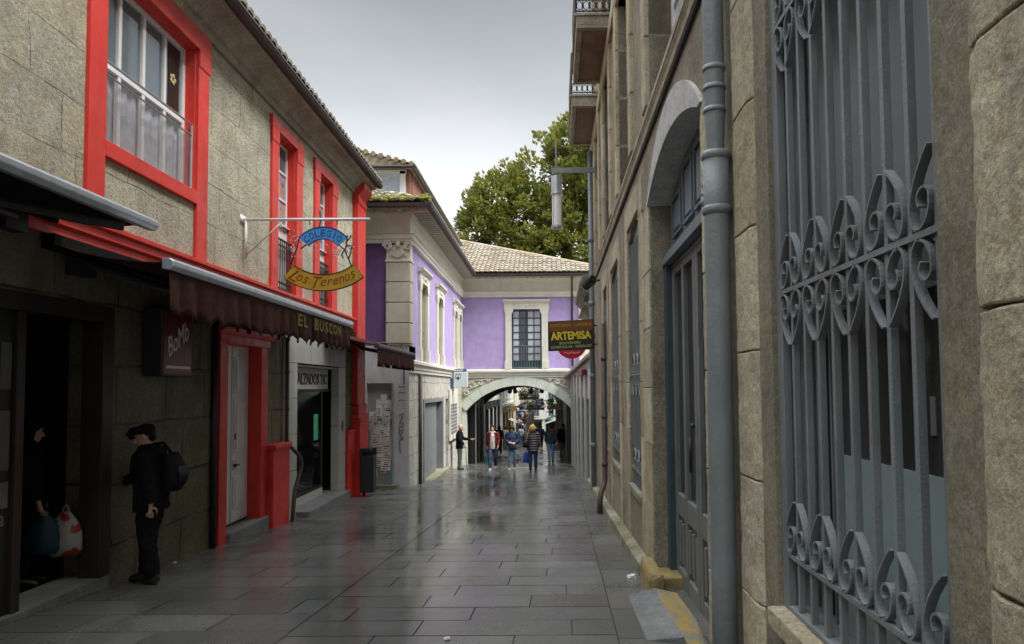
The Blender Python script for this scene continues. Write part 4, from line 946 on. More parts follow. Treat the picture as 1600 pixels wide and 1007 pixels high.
    m.tube([(xr,yf,ze+.05),(pk[0],pk[1],zr+.06),(-9,pk[1],zr+.06)], .12, 8)
    m.build('tiled_roof', [M['tile'],M['tile_lip']], root)
    m = MB(); yw = YP-E
    m.add([(xs,yw,ze),(xs,yf,ze),(xs-1.0,yf+1,ze+.42),(xs-1.0,yw+1.0,ze+.42)], [(0,1,2,3)]); m.add([(-9,yw,ze),(xs,yw,ze),(xs-2.2,yw+2.2,ze+.95),(-9,yw+2.2,ze+.95)], [(0,1,2,3)])
    tiles(m, (-9,yw-.05,ze+.02), (xs,yw-.05,ze+.02), (0,1,.43), 2.3, pitch=.25, r=.085, inside=lambda p: p.x < xs-(p.y-yw)+.1)
    tiles(m, (xs+.03,yw,ze+.02), (xs+.03,yf,ze+.02), (-1,0,.42), 1.0, pitch=.25, inside=lambda p: p.y > yw+(xs-p.x)-.1)
    m.tube([(xs,yw,ze+.05),(xs-1.3,yw+1.3,ze+.62)], .10, 8); rf = m.build('mossy_roof', [M['tile_moss'],M['tile_lip']], root)
    m = MB(); q = random.Random(6)
    for k in range(420):
        x = q.uniform(-6.0, xs+.02); t = abs(q.gauss(0,.35)); m.ball((x, yw-.10+t, ze+.05+t*.43+q.uniform(0,.06)), (q.uniform(.03,.10), q.uniform(.03,.08), q.uniform(.02,.06)), 7, 5)
    tag(m.build('moss', M['moss'], root, True), kind='stuff')
    # attic storey
    ya, xa = 19.75, -3.98
    m = MB(); m.wbox(-9, xa, ya+.06, 30.5, 5.2, 6.42); at = m.build('attic', M['slate_red'], root)
    m = MB(); m.wbox(-5.9, xa-.28, ya+.02, ya+.06, 5.55, 6.30); m.build('attic_glazing', plain('pale_sheet_cladding', (0.42,0.47,0.55), 0.25, var=.15), at)
    m = MB(); m.wbox(xa-.28, xa-.12, ya-.02, ya+.06, 5.3, 6.36); m.wbox(-9, xa-.1, ya-.02, ya+.05, 6.28, 6.40); m.build('attic_frame', M['white'], at)
    m = MB(); m.box(FP, ya+.3, 21.6, XS*0-.28, -.24, 5.55, 6.25)
    for y in (20.0, 21.7, 23.4, 25.1): m.wbox(xa, xa+.02, y, y+.08, 5.3, 6.4)
    m.build('attic_boards', M['slate_red'], at)
    m = MB(); m.wbox(-9, xa+.12, ya-.20, 30.8, 6.42, 6.46); m.prism([(xa+.12,ya-.20,6.46),(-9,ya-.20,6.46),(-9,ya-.20,8.0)], (0,11.1,0))
    tiles(m, (xa+.15,ya-.22,6.47), (xa+.15,30.6,6.47), (-1,0,.26), 2.0, pitch=.25); 
    for i in range(22): m.tube([(xa+.1-i*.22,ya-.28,6.50+.06*i),(xa+.1-i*.22,ya-.05,6.54+.06*i)], .075, 6)
    m.build('attic_roof', [M['tile_moss'],M['tile_lip']], at)
    m = MB(); m.tube([(xa+.16,ya-.24,6.43),(xa+.16,30.6,6.43)], .07, 8); m.tube([(-9,ya-.24,6.42),(xa+.16,ya-.24,6.42)], .05, 8); m.build('attic_gutter', M['bin'], at)
    # windows of the side wall: blind shutters in stucco frames
    for a, b in ((19.95,20.95),(23.05,24.05),(27.15,27.95),(28.55,29.35)):
        w = stucco_window(root, FP, a, b, .79, 3.10, .24 if b < 25 else .14, 0)
        flip(FP, 'shutter', M['cream_old'], w, (a,b,-.21,-.17,.8,3.1)); flip(FP, 'reveal', M['cream_old'], w, (b-.015,b+.01,-.215,.0,.8,3.09),(a-.01,a+.015,-.215,.0,.8,3.09),(a,b,-.215,0,3.085,3.11))
        m = MB(); m.box(FP, (a+b)/2-.01, (a+b)/2+.01, -.17, -.16, .8, 3.1)
        for k in range(4): m.box(FP, a+.02, b-.02, -.06, -.045, .92+.25*k, .935+.25*k)
        m.build('rail', M['iron'], w)
    # facade French window over the arch
    a, b, z0, z1 = -1.53, -.22, .79, 3.40
    w = stucco_window(root, FF, a, b, z0, z1, .27, 1)
    m = MB(); D = -.16; cols = [a+.06, a+.06+.30, (a+b)/2-.06, (a+b)/2+.06, b-.06-.30, b-.06]
    for x0_, x1_ in ((a,a+.07),((a+b)/2-.05,(a+b)/2+.05),(b-.07,b)): m.box(FF, x0_, x1_, D-.05, D, z0, z1)
    for x in (a+.34, b-.34): m.box(FF, x-.02, x+.02, D-.05, D-.005, z0, z1)
    for k in range(9): z = z0+.02+k*(z1-z0-.1)/8; m.box(FF, a+.07, b-.07, D-.05, D-.008, z, z+.045)
    m.box(FF, a+.07, b-.07, D-.04, D-.02, z0, z0+.35); m.build('sash', M['doorgreen'], w)
    m = MB()
    for x0_, x1_ in ((a+.07,a+.32),((a+b)/2+.05,b-.36),(b-.32,b-.07)): m.box(FF, x0_, x1_, D-.045, D-.03, z0+.35, z1-.02)
    m.build('net_curtain_pane', M['pane_white'], w); flip(FF, 'pane', M['glass'], w, (a+.36,(a+b)/2-.05,D-.045,D-.03,z0+.35,z1))
    m = MB()
    for z in (z0+.05, z0+1.0): m.box(FF, a, b, -.03, .0, z, z+.025)
    for k in range(11): x = a+.06+(b-a-.12)*k/10; m.box(FF, x-.009, x+.009, -.025, -.005, z0+.05, z0+1.0)
    m.build('railing', M['grille'], w)
    m = MB(); m.tube([FF.p(1.11,.72,4.78),FF.p(1.11,.40,4.60),FF.p(1.11,.16,4.40),FF.p(1.11,.16,3.9),FF.p(1.11,.07,3.8),FF.p(1.11,.07,.8)], .045, 8); m.build('downpipe', M['gutter'], root, True)
    # passage under the building
    m = MB(); yb = 37.8
    m.quad((-3.53,YF+.5,-4.6),(-3.53,yb,-4.6),(-3.53,yb,.5),(-3.53,YF+.5,.5)); m.quad((1.09,YF+.5,-4.6),(1.09,yb,-4.6),(1.09,yb,.5),(1.09,YF+.5,.5)); m.quad((-3.6,YF+.02,.41),(1.2,YF+.02,.41),(1.2,yb,.41),(-3.6,yb,.41)); m.build('passage', M['soot_and_gloom'], root)  # gloom of the passage painted in with the blackened stone colour
    FB = Frame(0, yb, 1, 0, 0, 1); m = MB(); wall(m, FB, -9, 3.0, -5, 4.9, [(-3.53,1.09,-4.9,.0,1.0)], .4); m.build('rear_wall', M['cream_old'], root)
    m = MB(); m.quad((XE,YF,-4.5),(XE,yb,-4.5),(XE,yb,4.85),(XE,YF,4.85)); m.quad((-9,YF,-4.5),(-9,yb,-4.5),(-9,yb,4.85),(-9,YF,4.85)); m.quad((-9,YP,-4.5),(-9,YF,-4.5),(-9,YF,4.85),(-9,YP,4.85)); m.build('outer_wall', M['plaster'], root)
    m = MB(); m.wbox(-3.52, -3.22, 30.6, 34.6, -4.2, -.55)
    for y in (31.2,33.2): m.wbox(-3.22, -3.19, y, y+.9, -3.9, -.9)
    pd = m.build('passage_shop', M['black'], root)
    m = MB()
    for y in (30.6, 31.9, 33.9): m.wbox(-3.22, -3.18, y-.03, y+.03, -3.9, -.7)
    m.build('door_frame', M['steel'], pd)
    m = MB(); m.wbox(.85, 1.08, 30.4, 36.5, -4.2, -.7); m.build('passage_door', M['black'], root)
    # interior darkness behind all openings
    m = MB(); m.quad((-4.1,YP+.5,-4),(-4.1,YF,-4),(-4.1,YF,4.7),(-4.1,YP+.5,4.7)); m.quad((-6.9,YP+.4,-4),(-4.1,YP+.4,-4),(-4.1,YP+.4,1.1),(-6.9,YP+.4,1.1)); m.quad((-3.5,YF+.35,.5),(1.2,YF+.35,.5),(1.2,YF+.35,4.7),(-3.5,YF+.35,4.7)); m.build('interior', M['dark'], root)
    # poster-covered door in the rendered end wall
    a, b = -4.86, -4.12; m = MB(); m.box(FW, a, b, -.15, -.11, -2.70, .14); m.box(FW, b-.06, b, -.11, .0, -2.70, .14); m.box(FW, a, b, -.11, .015, -2.80, -2.62)
    for k in range(5): m.box(FW, a+.015+k*.145, a+.145+k*.145, -.11, -.10, -2.62, .12)
    d = m.build('boarded_door', M['wood_grey'], root, bevel=0.003)
    m = MB(); m.box(FW, b-.20, b-.07, -.10, -.094, -2.6, -1.2); m.build('blue_paint', plain('pale_blue_paint', (0.22,0.42,0.48), 0.7), d)
    q = random.Random(12); cols = [plain('white_poster', (0.86,0.86,0.86), 0.7), plain('pale_poster', (0.70,0.72,0.78), 0.7), plain('cream_poster', (0.72,0.69,0.62), 0.7)]
    for k in range(70):
        m = MB(); w_, h_ = q.uniform(.14,.26), q.uniform(.20,.38); x = q.uniform(a+.03,b-.10-w_*.75); z = q.uniform(-2.38,-.50); t = q.uniform(-.06,.06); ww = -.098+.0008*k
        P4 = [(x,z),(x+w_,z+t*w_),(x+w_-t*h_,z+h_),(x-t*h_,z+h_+t*w_*.3)]
        m.mark(0); m.prism([FW.p(u,ww,zz) for u,zz in P4], FW.p(0,.0006,0)-FW.p(0,0,0))
        for r_ in range(q.randint(1,5)):
            zz = z+h_*(.12+.17*r_); m.mark(1 if q.random() < .72 else 2); m.box(FW, x+w_*.15, x+w_*q.uniform(.4,.9), ww+.0006, ww+.0010, zz, zz+q.uniform(.010,.028))
        m.build('poster', [cols[k%3], M['black'], M['red']], d)
    m = MB()                                     # spray-can tag on the jamb and faded red strokes
    m.tube([FW.p(-3.93+x,.012,z) for x,z in ((-.05,-.72),(.08,-.66),(.02,-.82),(-.06,-.95),(.07,-.92),(.06,-1.05),(-.05,-1.02),(-.04,-1.15),(.08,-1.12),(.0,-1.25),(-.07,-1.18),(.05,-1.38),(.08,-1.28),(-.04,-1.42),(-.02,-1.75))], .011, 5); m.build('spray_tag', M['bin'], root)
    m = MB()
    for z in (.02,-.14,-.34): m.box(FW, -4.0, -3.82, .001, .004, z, z+.035)
    m.build('red_strokes', plain('faded_red_spray', (0.40,0.20,0.18), 0.8), root)
    m = MB(); m.box(FW, -5.0, -4.0, -.1, .18, -3.1, zf(YP)+.10); m.build('doorstep', M['kerb'], root, bevel=0.01)
    m = MB(); m.tube([(-4.65,YP-.05,1.22),(-3.98,YP-.05,1.25),(-3.87,YP-.05,1.18),(-3.84,YP-.05,1.0),(-3.84,YP-.05,.1)], .02, 6); m.build('cable', M['zinc'], root, True)
    # shuttered shop and pipe on the side wall
    m = MB(); m.box(FP, 20.45, 20.62, -.25, .04, -3.4, -.34); m.box(FP, 24.13, 24.3, -.25, .04, -3.4, -.34); m.box(FP, 20.62, 24.13, -.25, .04, -.46, -.34); sh = m.build('shop_front', M['shutter'], root)
    m = MB(); x = 21.2
    while x < 23.4: m.box(FP, x, x+.14, -.12, -.08, -3.4, -.5); x += .15
    m.build('roller_shutter', M['shutter'], sh); flip(FP, 'pane', M['glass_shop'], sh, (20.62,24.13,-.24,-.2,-3.4,-.46))
    m = MB(); m.tube([FP.p(19.75,.06,.4),FP.p(19.75,.06,zf(19.7))], .05, 8); m.build('downpipe', M['castiron'], root, True)
    m = MB(); m.box(FP, 20.2, 24.7, -.3, .22, -3.6, zf(22)+.06); m.build('doorstep', M['kerb'], root, bevel=.01)
    return root
build_purple()

# ------------------------------------------------------------------ low shop and corniced neighbour on the right
FS = Frame(1.20, 17.7, -.012, 1, -1, -.012)
def build_low():
    P = FS.p; L = 11.9
    root = thing('low_shop', P(0,0,zf(17.7)), 'low grey shop with pale pilasters under a slanting eave, beside the archway', 'shop')
    ops = [(1.0+2.1*k, 2.3+2.1*k, -4.2, -.35) for k in range(5)]
    wall(MB(), FS, 0, L, -4.5, .75, ops, .25).build('wall', M['plaster'], root)
    m = MB(); m.quad(P(0,0,-4),P(0,-4,-4),P(0,-4,.9),P(0,0,.9)); m.quad(P(L,0,-4),P(L,-4,-4),P(L,-4,.9),P(L,0,.9)); m.build('end_wall', M['plaster'], root)
    for a, b, z0, z1 in ops:
        m = MB(); m.box(FS, a, a+.08, -.22, -.15, z0, z1); m.box(FS, b-.08, b, -.22, -.15, z0, z1); m.box(FS, a+.08, b-.08, -.22, -.15, z1-.1, z1)
        d = m.build('shop_door', M['black'], root); flip(FS, 'pane', M['glass_shop'], d, (a+.08,b-.08,-.21,-.18,z0,z1-.1))
    m = MB()
    for k in range(6): m.box(FS, .15+2.1*k, .75+2.1*k, 0, .07, -4.3, .45)
    m.build('pilaster', M['polished'], root, bevel=.01)
    m = MB(); m.hexa([P(-.05,-.5,.92),P(L,-.5,.72),P(L,.32,.38),P(-.05,.10,.80),P(-.05,-.5,1.02),P(L,-.5,.82),P(L,.32,.50),P(-.05,.10,.90)]); m.hexa([P(0,-4,1.2),P(L,-4,1.1),P(L,-.5,.73),P(0,-.5,.93),P(0,-4,1.3),P(L,-4,1.2),P(L,-.5,.83),P(0,-.5,1.03)]); m.build('eave', M['cornice'], root, bevel=.01)
    m = MB(); m.box(FS, 2.2, 4.5, .02, .16, .34, .50); m.build('red_fascia', plain('dull_red_fascia', (0.20,0.02,0.025), .5), root)
build_low()
def build_corniced():
    F = Frame(1.26, 17.7, .0122, 1, -1, .0122); P = F.p
    root = thing('corniced_building', P(0,0,zf(17.7)), 'narrow old building showing only its projecting stone cornice past the granite wall', 'building')
    m = MB(); m.box(F, .02, 3.6, -4, -.02, 1.0, 3.0); m.build('wall', M['cornice'], root)
    m = MB(); m.profile(F, .04, 3.9, [(0,2.42),(.22,2.44),(.34,2.56),(.40,2.60),(.40,2.72),(.30,2.90),(0,2.98)]); m.profile(F, .08, 3.7, [(0,1.95),(.10,1.97),(.20,2.10),(.30,2.14),(.30,2.20),(0,2.24)]); m.profile(F, .06, 3.7, [(0,1.66),(.24,1.70),(.33,1.76),(.33,1.81),(0,1.84)]); m.build('cornice', M['kerb'], root, bevel=.01)
build_corniced()
# ------------------------------------------------------------------ tree behind the lilac building
def build_tree():
    base = Vector((1.0, 50.0, zf(50)))
    root = thing('broadleaf_tree', base, 'big yellow-green evergreen tree rising behind the tiled roof', 'tree')
    q = random.Random(21)
    m = MB(); top = Vector((1.6,50.5,12)); m.tube([base, base+Vector((.1,0,3)), Vector((1.2,50.2,5)), top], [.55,.45,.38,.16], 10)
    lobes = [((1.5,50,13.6),(5.2,4.6,4.6)),((4.5,49.5,16.2),(4.6,4.4,3.6)),((-2.4,49.2,12.2),(3.7,3.6,3.5)),((-4.3,48.8,9.6),(2.6,2.8,3.4)),((-1.0,48.4,9.2),(3.8,3.2,4.2)),((3.2,48.0,9.4),(4.8,3.4,4.6)),((6.5,49.5,12),(4,4,5)),((2.6,50.0,18.2),(2.6,2.6,1.7)),((-3.6,49.2,13.9),(1.5,1.5,1.3)),((-5.2,48.8,11.4),(1.3,1.4,1.3)),((6.0,50,18.4),(2.4,2.4,2.0)),((1.2,47.6,8.2),(4.0,2.6,3.0)),((4.8,47.8,8.6),(3.6,2.6,3.2)),((2.5,48.6,11.5),(4,2.6,3.4)),((4.2,48.6,13.6),(3.2,2.4,3.2)),((-2.4,47.8,8.0),(3.2,2.4,2.6))]
    for c, r in lobes[:8]:
        c = Vector(c); s = Vector((1.2,50.2,5+q.uniform(0,4))); mid = (s+c)/2+Vector((q.uniform(-.5,.5),q.uniform(-.5,.5),.6)); m.tube([s,mid,c], [.22,.15,.05], 7)
        for k in range(5):
            e = c+Vector((q.uniform(-1,1)*r[0],q.uniform(-1,1)*r[1],q.uniform(-.5,1)*r[2]))*.8; m.tube([c,(c+e)/2+Vector((0,0,.3)),e], [.06,.04,.02], 5)
    m.build('trunk', M['castiron'], root)
    vs, fs = [], []
    def leaf(p, d, up, l, w):
        s = d.cross(up); s = s.normalized() if s.length > 1e-4 else Vector((1,0,0)); n = s.cross(d)
        i = len(vs); vs.extend([p, p+d*l*.5+s*w-n*.02, p+d*l, p+d*l*.5-s*w-n*.02]); fs.append((i,i+1,i+2,i+3))
    for c, r in lobes:
        c = Vector(c); vol = r[0]*r[1]*r[2]; nclump = int(16+5.6*(vol**.667))
        for k in range(nclump):
            v = Vector((q.gauss(0,1),q.gauss(0,1),q.gauss(0,1))).normalized(); rad = .62+.43*q.random()**.6
            if v.y > .5 and q.random() < .6: continue
            p = c+Vector((v.x*r[0],v.y*r[1],v.z*r[2]))*rad
            cr = q.uniform(.35,.75); n_l = int(52*cr/.5)
            for j in range(n_l):
                o = Vector((q.gauss(0,1),q.gauss(0,1),q.gauss(0,.75))); o = o/max(o.length,.01)*cr*q.random()**.4
                d = (o*.8+v*.6+Vector((q.uniform(-.5,.5),q.uniform(-.5,.5),q.uniform(-.2,.6)))).normalized(); up = (Vector((0,0,1))+Vector((q.uniform(-.6,.6),q.uniform(-.6,.6),0))).normalized()
                leaf(p+o, d, up, q.uniform(.26,.46), q.uniform(.085,.14))
    me = bpy.data.meshes.new('crown'); me.from_pydata([v-base for v in vs], [], fs); o = bpy.data.objects.new('crown', me); COL.objects.link(o); o.parent = root
    t = NT('glossy_yellow_green_leaves'); i = t.island(); cl = t.ramp(t.noise(.8,3), [(0.3,0.0),(0.7,1.0)])
    col = t.mix(cl, (0.075,0.125,0.024), (0.24,0.25,0.045)); col = t.mix(t.ramp(i, [(0.0,0.0),(0.75,0.25),(1.0,1.0)]), col, (0.32,0.28,0.07))
    m_ = t.fin(col, 0.4, spec=.4)
    t.b.inputs['Transmission Weight'].default_value = 0.0
    tr = t.n('ShaderNodeBsdfTranslucent'); t.l(col, tr.inputs['Color']); ms = t.n('ShaderNodeMixShader'); ms.inputs[0].default_value = .28; t.l(t.b.outputs[0], ms.inputs[1]); t.l(tr.outputs[0], ms.inputs[2]); t.l(ms.outputs[0], t.out.inputs[0])
    me.materials.append(m_)
build_tree()

# ------------------------------------------------------------------ houses down the street beyond the arch
def far_house(label, x0, y0, x1, y1, side, h, col, wincol, nwin, floors=2, shop=(0.02,0.02,0.02), balcony=False):
    """street front from (x0,y0) to (x1,y1); side=+1 faces +X, -1 faces -X"""
    dx, dy = x1-x0, y1-y0; L = math.hypot(dx, dy); F = Frame(x0, y0, dx, dy, side*dy, -side*dx); P = F.p
    zb = zf((y0+y1)/2)-.6; g = zf(y0)+3.1
    root = thing('town_house', P(L/2,0,zf((y0+y1)/2)), label, 'house')
    wm = paint('painted_render', col, .8, .08, .3, 30, .4)
    ops = []; pit = L/nwin
    for f in range(floors):
        for k in range(nwin): c = pit*(k+.5); ops.append((c-.5, c+.5, g+.5+f*3.0, g+2.5+f*3.0))
    sops = [(pit*k+.35, pit*(k+1)-.35, zb-.2, g-.5) for k in range(nwin)]
    m = MB(); wall(m, F, 0, L, zb-.4, zf(y0)+h, [o+(0,.22) for o in ops+sops], .22)
    D = -7; m.quad(P(0,0,zb),P(0,D,zb),P(0,D,zf(y0)+h),P(0,0,zf(y0)+h)); m.quad(P(L,0,zb),P(L,D,zb),P(L,D,zf(y0)+h),P(L,0,zf(y0)+h)); m.quad(P(0,0,zf(y0)+h),P(L,0,zf(y0)+h),P(L,D,zf(y0)+h),P(0,D,zf(y0)+h)); m.build('wall', wm, root)
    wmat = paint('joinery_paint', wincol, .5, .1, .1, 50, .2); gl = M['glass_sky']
    for a, b, z0, z1 in ops:
        m = MB()
        for u0, u1 in ((a,a+.09),(b-.09,b),((a+b)/2-.04,(a+b)/2+.04)): m.box(F, u0, u1, -.2, -.12, z0, z1)
        for z in (z0, (z0+z1)/2+.3, z1-.08): m.box(F, a+.09, b-.09, -.2, -.125, z, z+.08)
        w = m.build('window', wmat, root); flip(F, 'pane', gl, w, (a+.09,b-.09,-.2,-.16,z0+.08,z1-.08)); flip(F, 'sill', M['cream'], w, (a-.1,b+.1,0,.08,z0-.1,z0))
        if balcony:
            m = MB(); m.box(F, a-.25, b+.25, 0, .45, z0-.2, z0-.08)
            for z in (z0+.0, z0+.85): m.box(F, a-.25, b+.25, .42, .45, z, z+.03)
            for k in range(9): u = a-.23+(b-a+.46)*k/8; m.box(F, u-.01, u+.01, .425, .445, z0-.08, z0+.85)
            m.build('balcony', M['iron'], w)
    for a, b, z0, z1 in sops:
        m = MB(); m.box(F, a, a+.1, -.2, .03, z0, z1); m.box(F, b-.1, b, -.2, .03, z0, z1); m.box(F, a-.05, b+.05, -.1, .06, z1-.02, z1+.4)
        s = m.build('shopfront', plain('shop_fascia', shop, .5, var=.3), root); flip(F, 'pane', M['glass_shop'], s, (a+.1,b-.1,-.2,-.16,z0,z1-.02))
    m = MB(); m.box(F, -.1, L+.1, 0, .35, zf(y0)+h-.25, zf(y0)+h+.05); m.box(F, 0, L, 0, .1, g-.05, g+.12); m.build('cornice', M['cream_old'], root)
far_house('pale grey house with dark shutters, first on the left beyond the arch', -3.55, 38.6, -3.4, 49, 1, 5.6, (0.55,0.56,0.58), (0.06,0.06,0.065), 4)
far_house('white house with tall grey windows, second on the left beyond the arch', -3.25, 49.2, -3.1, 62, 1, 6.4, (0.76,0.76,0.74), (0.10,0.11,0.11), 4, shop=(0.22,0.14,0.04))
far_house('cream house with iron balconies, third on the left beyond the arch', -2.9, 62.2, -2.8, 84, 1, 8.2, (0.68,0.64,0.55), (0.4,0.4,0.4), 6, balcony=True, shop=(0.03,0.04,0.10))
far_house('stone house at the far end of the left row beyond the arch', -2.65, 84.2, -2.3, 118, 1, 10.5, (0.55,0.53,0.48), (0.5,0.5,0.5), 8, balcony=True, shop=(0.3,0.28,0.25))
far_house('mossy grey stone house, first on the right beyond the arch', 1.35, 38.6, 1.25, 50, -1, 4.5, (0.45,0.44,0.36), (0.45,0.45,0.45), 4, floors=1, shop=(0.03,0.03,0.03))
far_house('white house, second on the right beyond the arch', 1.2, 50.2, 1.15, 66, -1, 5.4, (0.72,0.71,0.68), (0.05,0.05,0.05), 5, floors=1, balcony=True, shop=(0.02,0.20,0.10))
far_house('grey house, third on the right beyond the arch', 1.3, 66.2, 1.35, 118, -1, 8.6, (0.62,0.62,0.61), (0.5,0.5,0.5), 12, shop=(0.25,0.05,0.05))
far_house('wide pale house closing the far end of the street', -6, 124, 10, 123, 1, 12, (0.72,0.70,0.66), (0.25,0.25,0.25), 6, floors=2)
def block_sign(label, x0, x1, y, z0, z1, c, bars=None, name='shop_sign', th=.10, cat='sign'):
    root = thing(name, ((x0+x1)/2, y, z0), label, cat)
    m = MB(); m.wbox(x0, x1, y-th/2, y+th/2, z0, z1); m.build('panel', plain('sign_enamel', c, .45), root, bevel=.01)
    m = MB(); m.wbox(x0-.25, x0, y-.02, y+.02, z1-.12, z1-.07); m.wbox(x0-.25, x0, y-.02, y+.02, z0+.07, z0+.12); m.build('bracket', M['iron'], root)
    if bars:
        m = MB(); n = bars; h = (z1-z0)/(2*n+1)
        for k in range(n): m.wbox(x0+.08, x1-.08-.1*(k%2), y-th/2-.006, y-th/2-.001, z0+h*(2*k+1), z0+h*(2*k+2))
        m.build('lettering', plain('pale_sign_print', (0.6,0.6,0.65), .6), root)
def rect_px(px0, px1, py0, py1, Y):
    a, b = onY(px0, py1, Y), onY(px1, py0, Y); return a[0], b[0], a[1], b[1]
for lab, p, Y, c, bars in (('dark navy sign with pale lines of writing, highest of the signs seen through the arch',(837,849,623,635),52,(0.03,0.04,0.12),4),
                        ('brown hanging sign low on the left row, seen through the arch',(798,808,634,643),44,(0.22,0.15,0.06),0),
                        ('black and white upright sign seen at the right under the arch',(858,864,624,646),50,(0.03,0.03,0.035),3),
                        ('deep blue upright sign on the left row seen through the arch',(812,817,635,646),50,(0.03,0.04,0.10),0),
                        ('red square sign above the crowd, seen through the arch',(873,879,660,668),60,(0.45,0.04,0.05),0)):
    x0, x1, z0, z1 = rect_px(*p, Y); block_sign(lab, x0, x1, Y, z0, z1, c, bars)
def small_awning(label, x, y, side, w, l, z, c, group=None):
    root = thing('shop_awning', (x,y,z), label, 'awning'); s = side
    m = MB(); m.hexa([(x,y,z-.02),(x,y+l,z-.02),(x+s*w,y+l,z-.52),(x+s*w,y,z-.52),(x,y,z),(x,y+l,z),(x+s*w,y+l,z-.5),(x+s*w,y,z-.5)]); m.wbox(min(x+s*w,x+s*w+.02), max(x+s*w,x+s*w+.02), y, y+l, z-.75, z-.5); m.build('canopy', cloth('awning_cloth', c, .7, 100), root)
small_awning('green shop awning on the right side beyond the arch', 1.2, 52, -1, 1.3, 3.2, -2.0, (0.02,0.28,0.16)); small_awning('white shop awning behind the green one beyond the arch', 1.2, 57, -1, 1.4, 3, -2.6, (0.6,0.6,0.58))
small_awning('pale awning on the left row seen through the arch', -3.15, 55.6, 1, 1.2, 3.0, -2.6, (0.5,0.48,0.42))
def balcony_plants(label, x, y, z, n, seed):
    root = thing('potted_plants', (x,y,z), label, 'plants'); q = random.Random(seed); m = MB(); m.wbox(x-.8, x+.8, y-.15, y+.15, z, z+.22); m.build('planter', M['castiron'], root)
    m = MB()
    for k in range(n):
        c = Vector((x+q.uniform(-.8,.8), y+q.uniform(-.2,.2), z+.2+abs(q.gauss(0,.35)))); d = Vector((q.uniform(-1,1),q.uniform(-1,1),q.uniform(-.3,1))).normalized()*.22; s = Vector((q.uniform(-1,1),q.uniform(-1,1),q.uniform(-1,1))).normalized()*.07
        m.quad(c, c+d*.5+s, c+d, c+d*.5-s)
    m.build('foliage', plain('balcony_greenery', (0.09,0.12,0.035), .6, var=.5), root)
balcony_plants('green plants spilling from a balcony, highest under the arch crown', *[ (onY(826,618,57)[0]), 57, onY(826,625,57)[1] ], 420, 3)
balcony_plants('trailing plants on the lower balcony seen through the arch', *[ (onY(836,636,58)[0]), 58, onY(836,641,58)[1] ], 300, 5)
balcony_plants('leafy plants by the right-hand wall seen through the arch', *[ (onY(872,636,49)[0]), 49, onY(872,640,49)[1] ], 260, 8)
# hanging stock outside a shop
x, z = onY(815, 655, 48)
root = thing('clothes_rack', (x,48,z), 'cluster of white and red goods hanging outside a shop beyond the arch', 'display'); q = random.Random(8)
for nm, c in (('goods', (0.6,0.55,0.52)), ('goods', (0.16,0.06,0.06))):
    m = MB()
    for k in range(9): m.ball((x+q.uniform(-.35,.35), 48+q.uniform(-.2,.2), z+q.uniform(-.4,.45)), (q.uniform(.07,.16),.08,q.uniform(.1,.2)), 8, 6)
    m.build(nm, cloth('hung_goods', c), root, True)
m = MB(); m.tube([(x-.5,48,z+.6),(x+.4,48,z+.6)], .02, 6); m.tube([(x,48,zf(48)),(x,48,z+.6)], .02, 6); m.build('pole', M['steel'], root)
# spotlights under the arch crown
for lab, px in (('black spotlight cluster hanging under the arch crown, left one','801'),('wider black spotlight cluster hanging under the arch crown, right one','838')):
    x, z = onY(int(px), 606, YF+.6); root = thing('spotlight', (x,YF+.6,.08), lab, 'lamp'); m = MB(); wd = .10 if px == '801' else .22
    m.wbox(x-.12, x+.12, YF+.55, YF+.75, .0, .06); m.tube([(x,YF+.62,.05),(x,YF+.62,-.1)], .03, 6); m.build('bracket', M['black'], root)
    for k in (-1, 1):
        m = MB(); c = Vector((x+k*wd,YF+.55,-.12)); m.tube([c+Vector((0,.12,.06)), c, c+Vector((k*.03,-.14,-.08))], [.05,.09,.10], 10); m.build('lamp_head', M['black'], root, True)

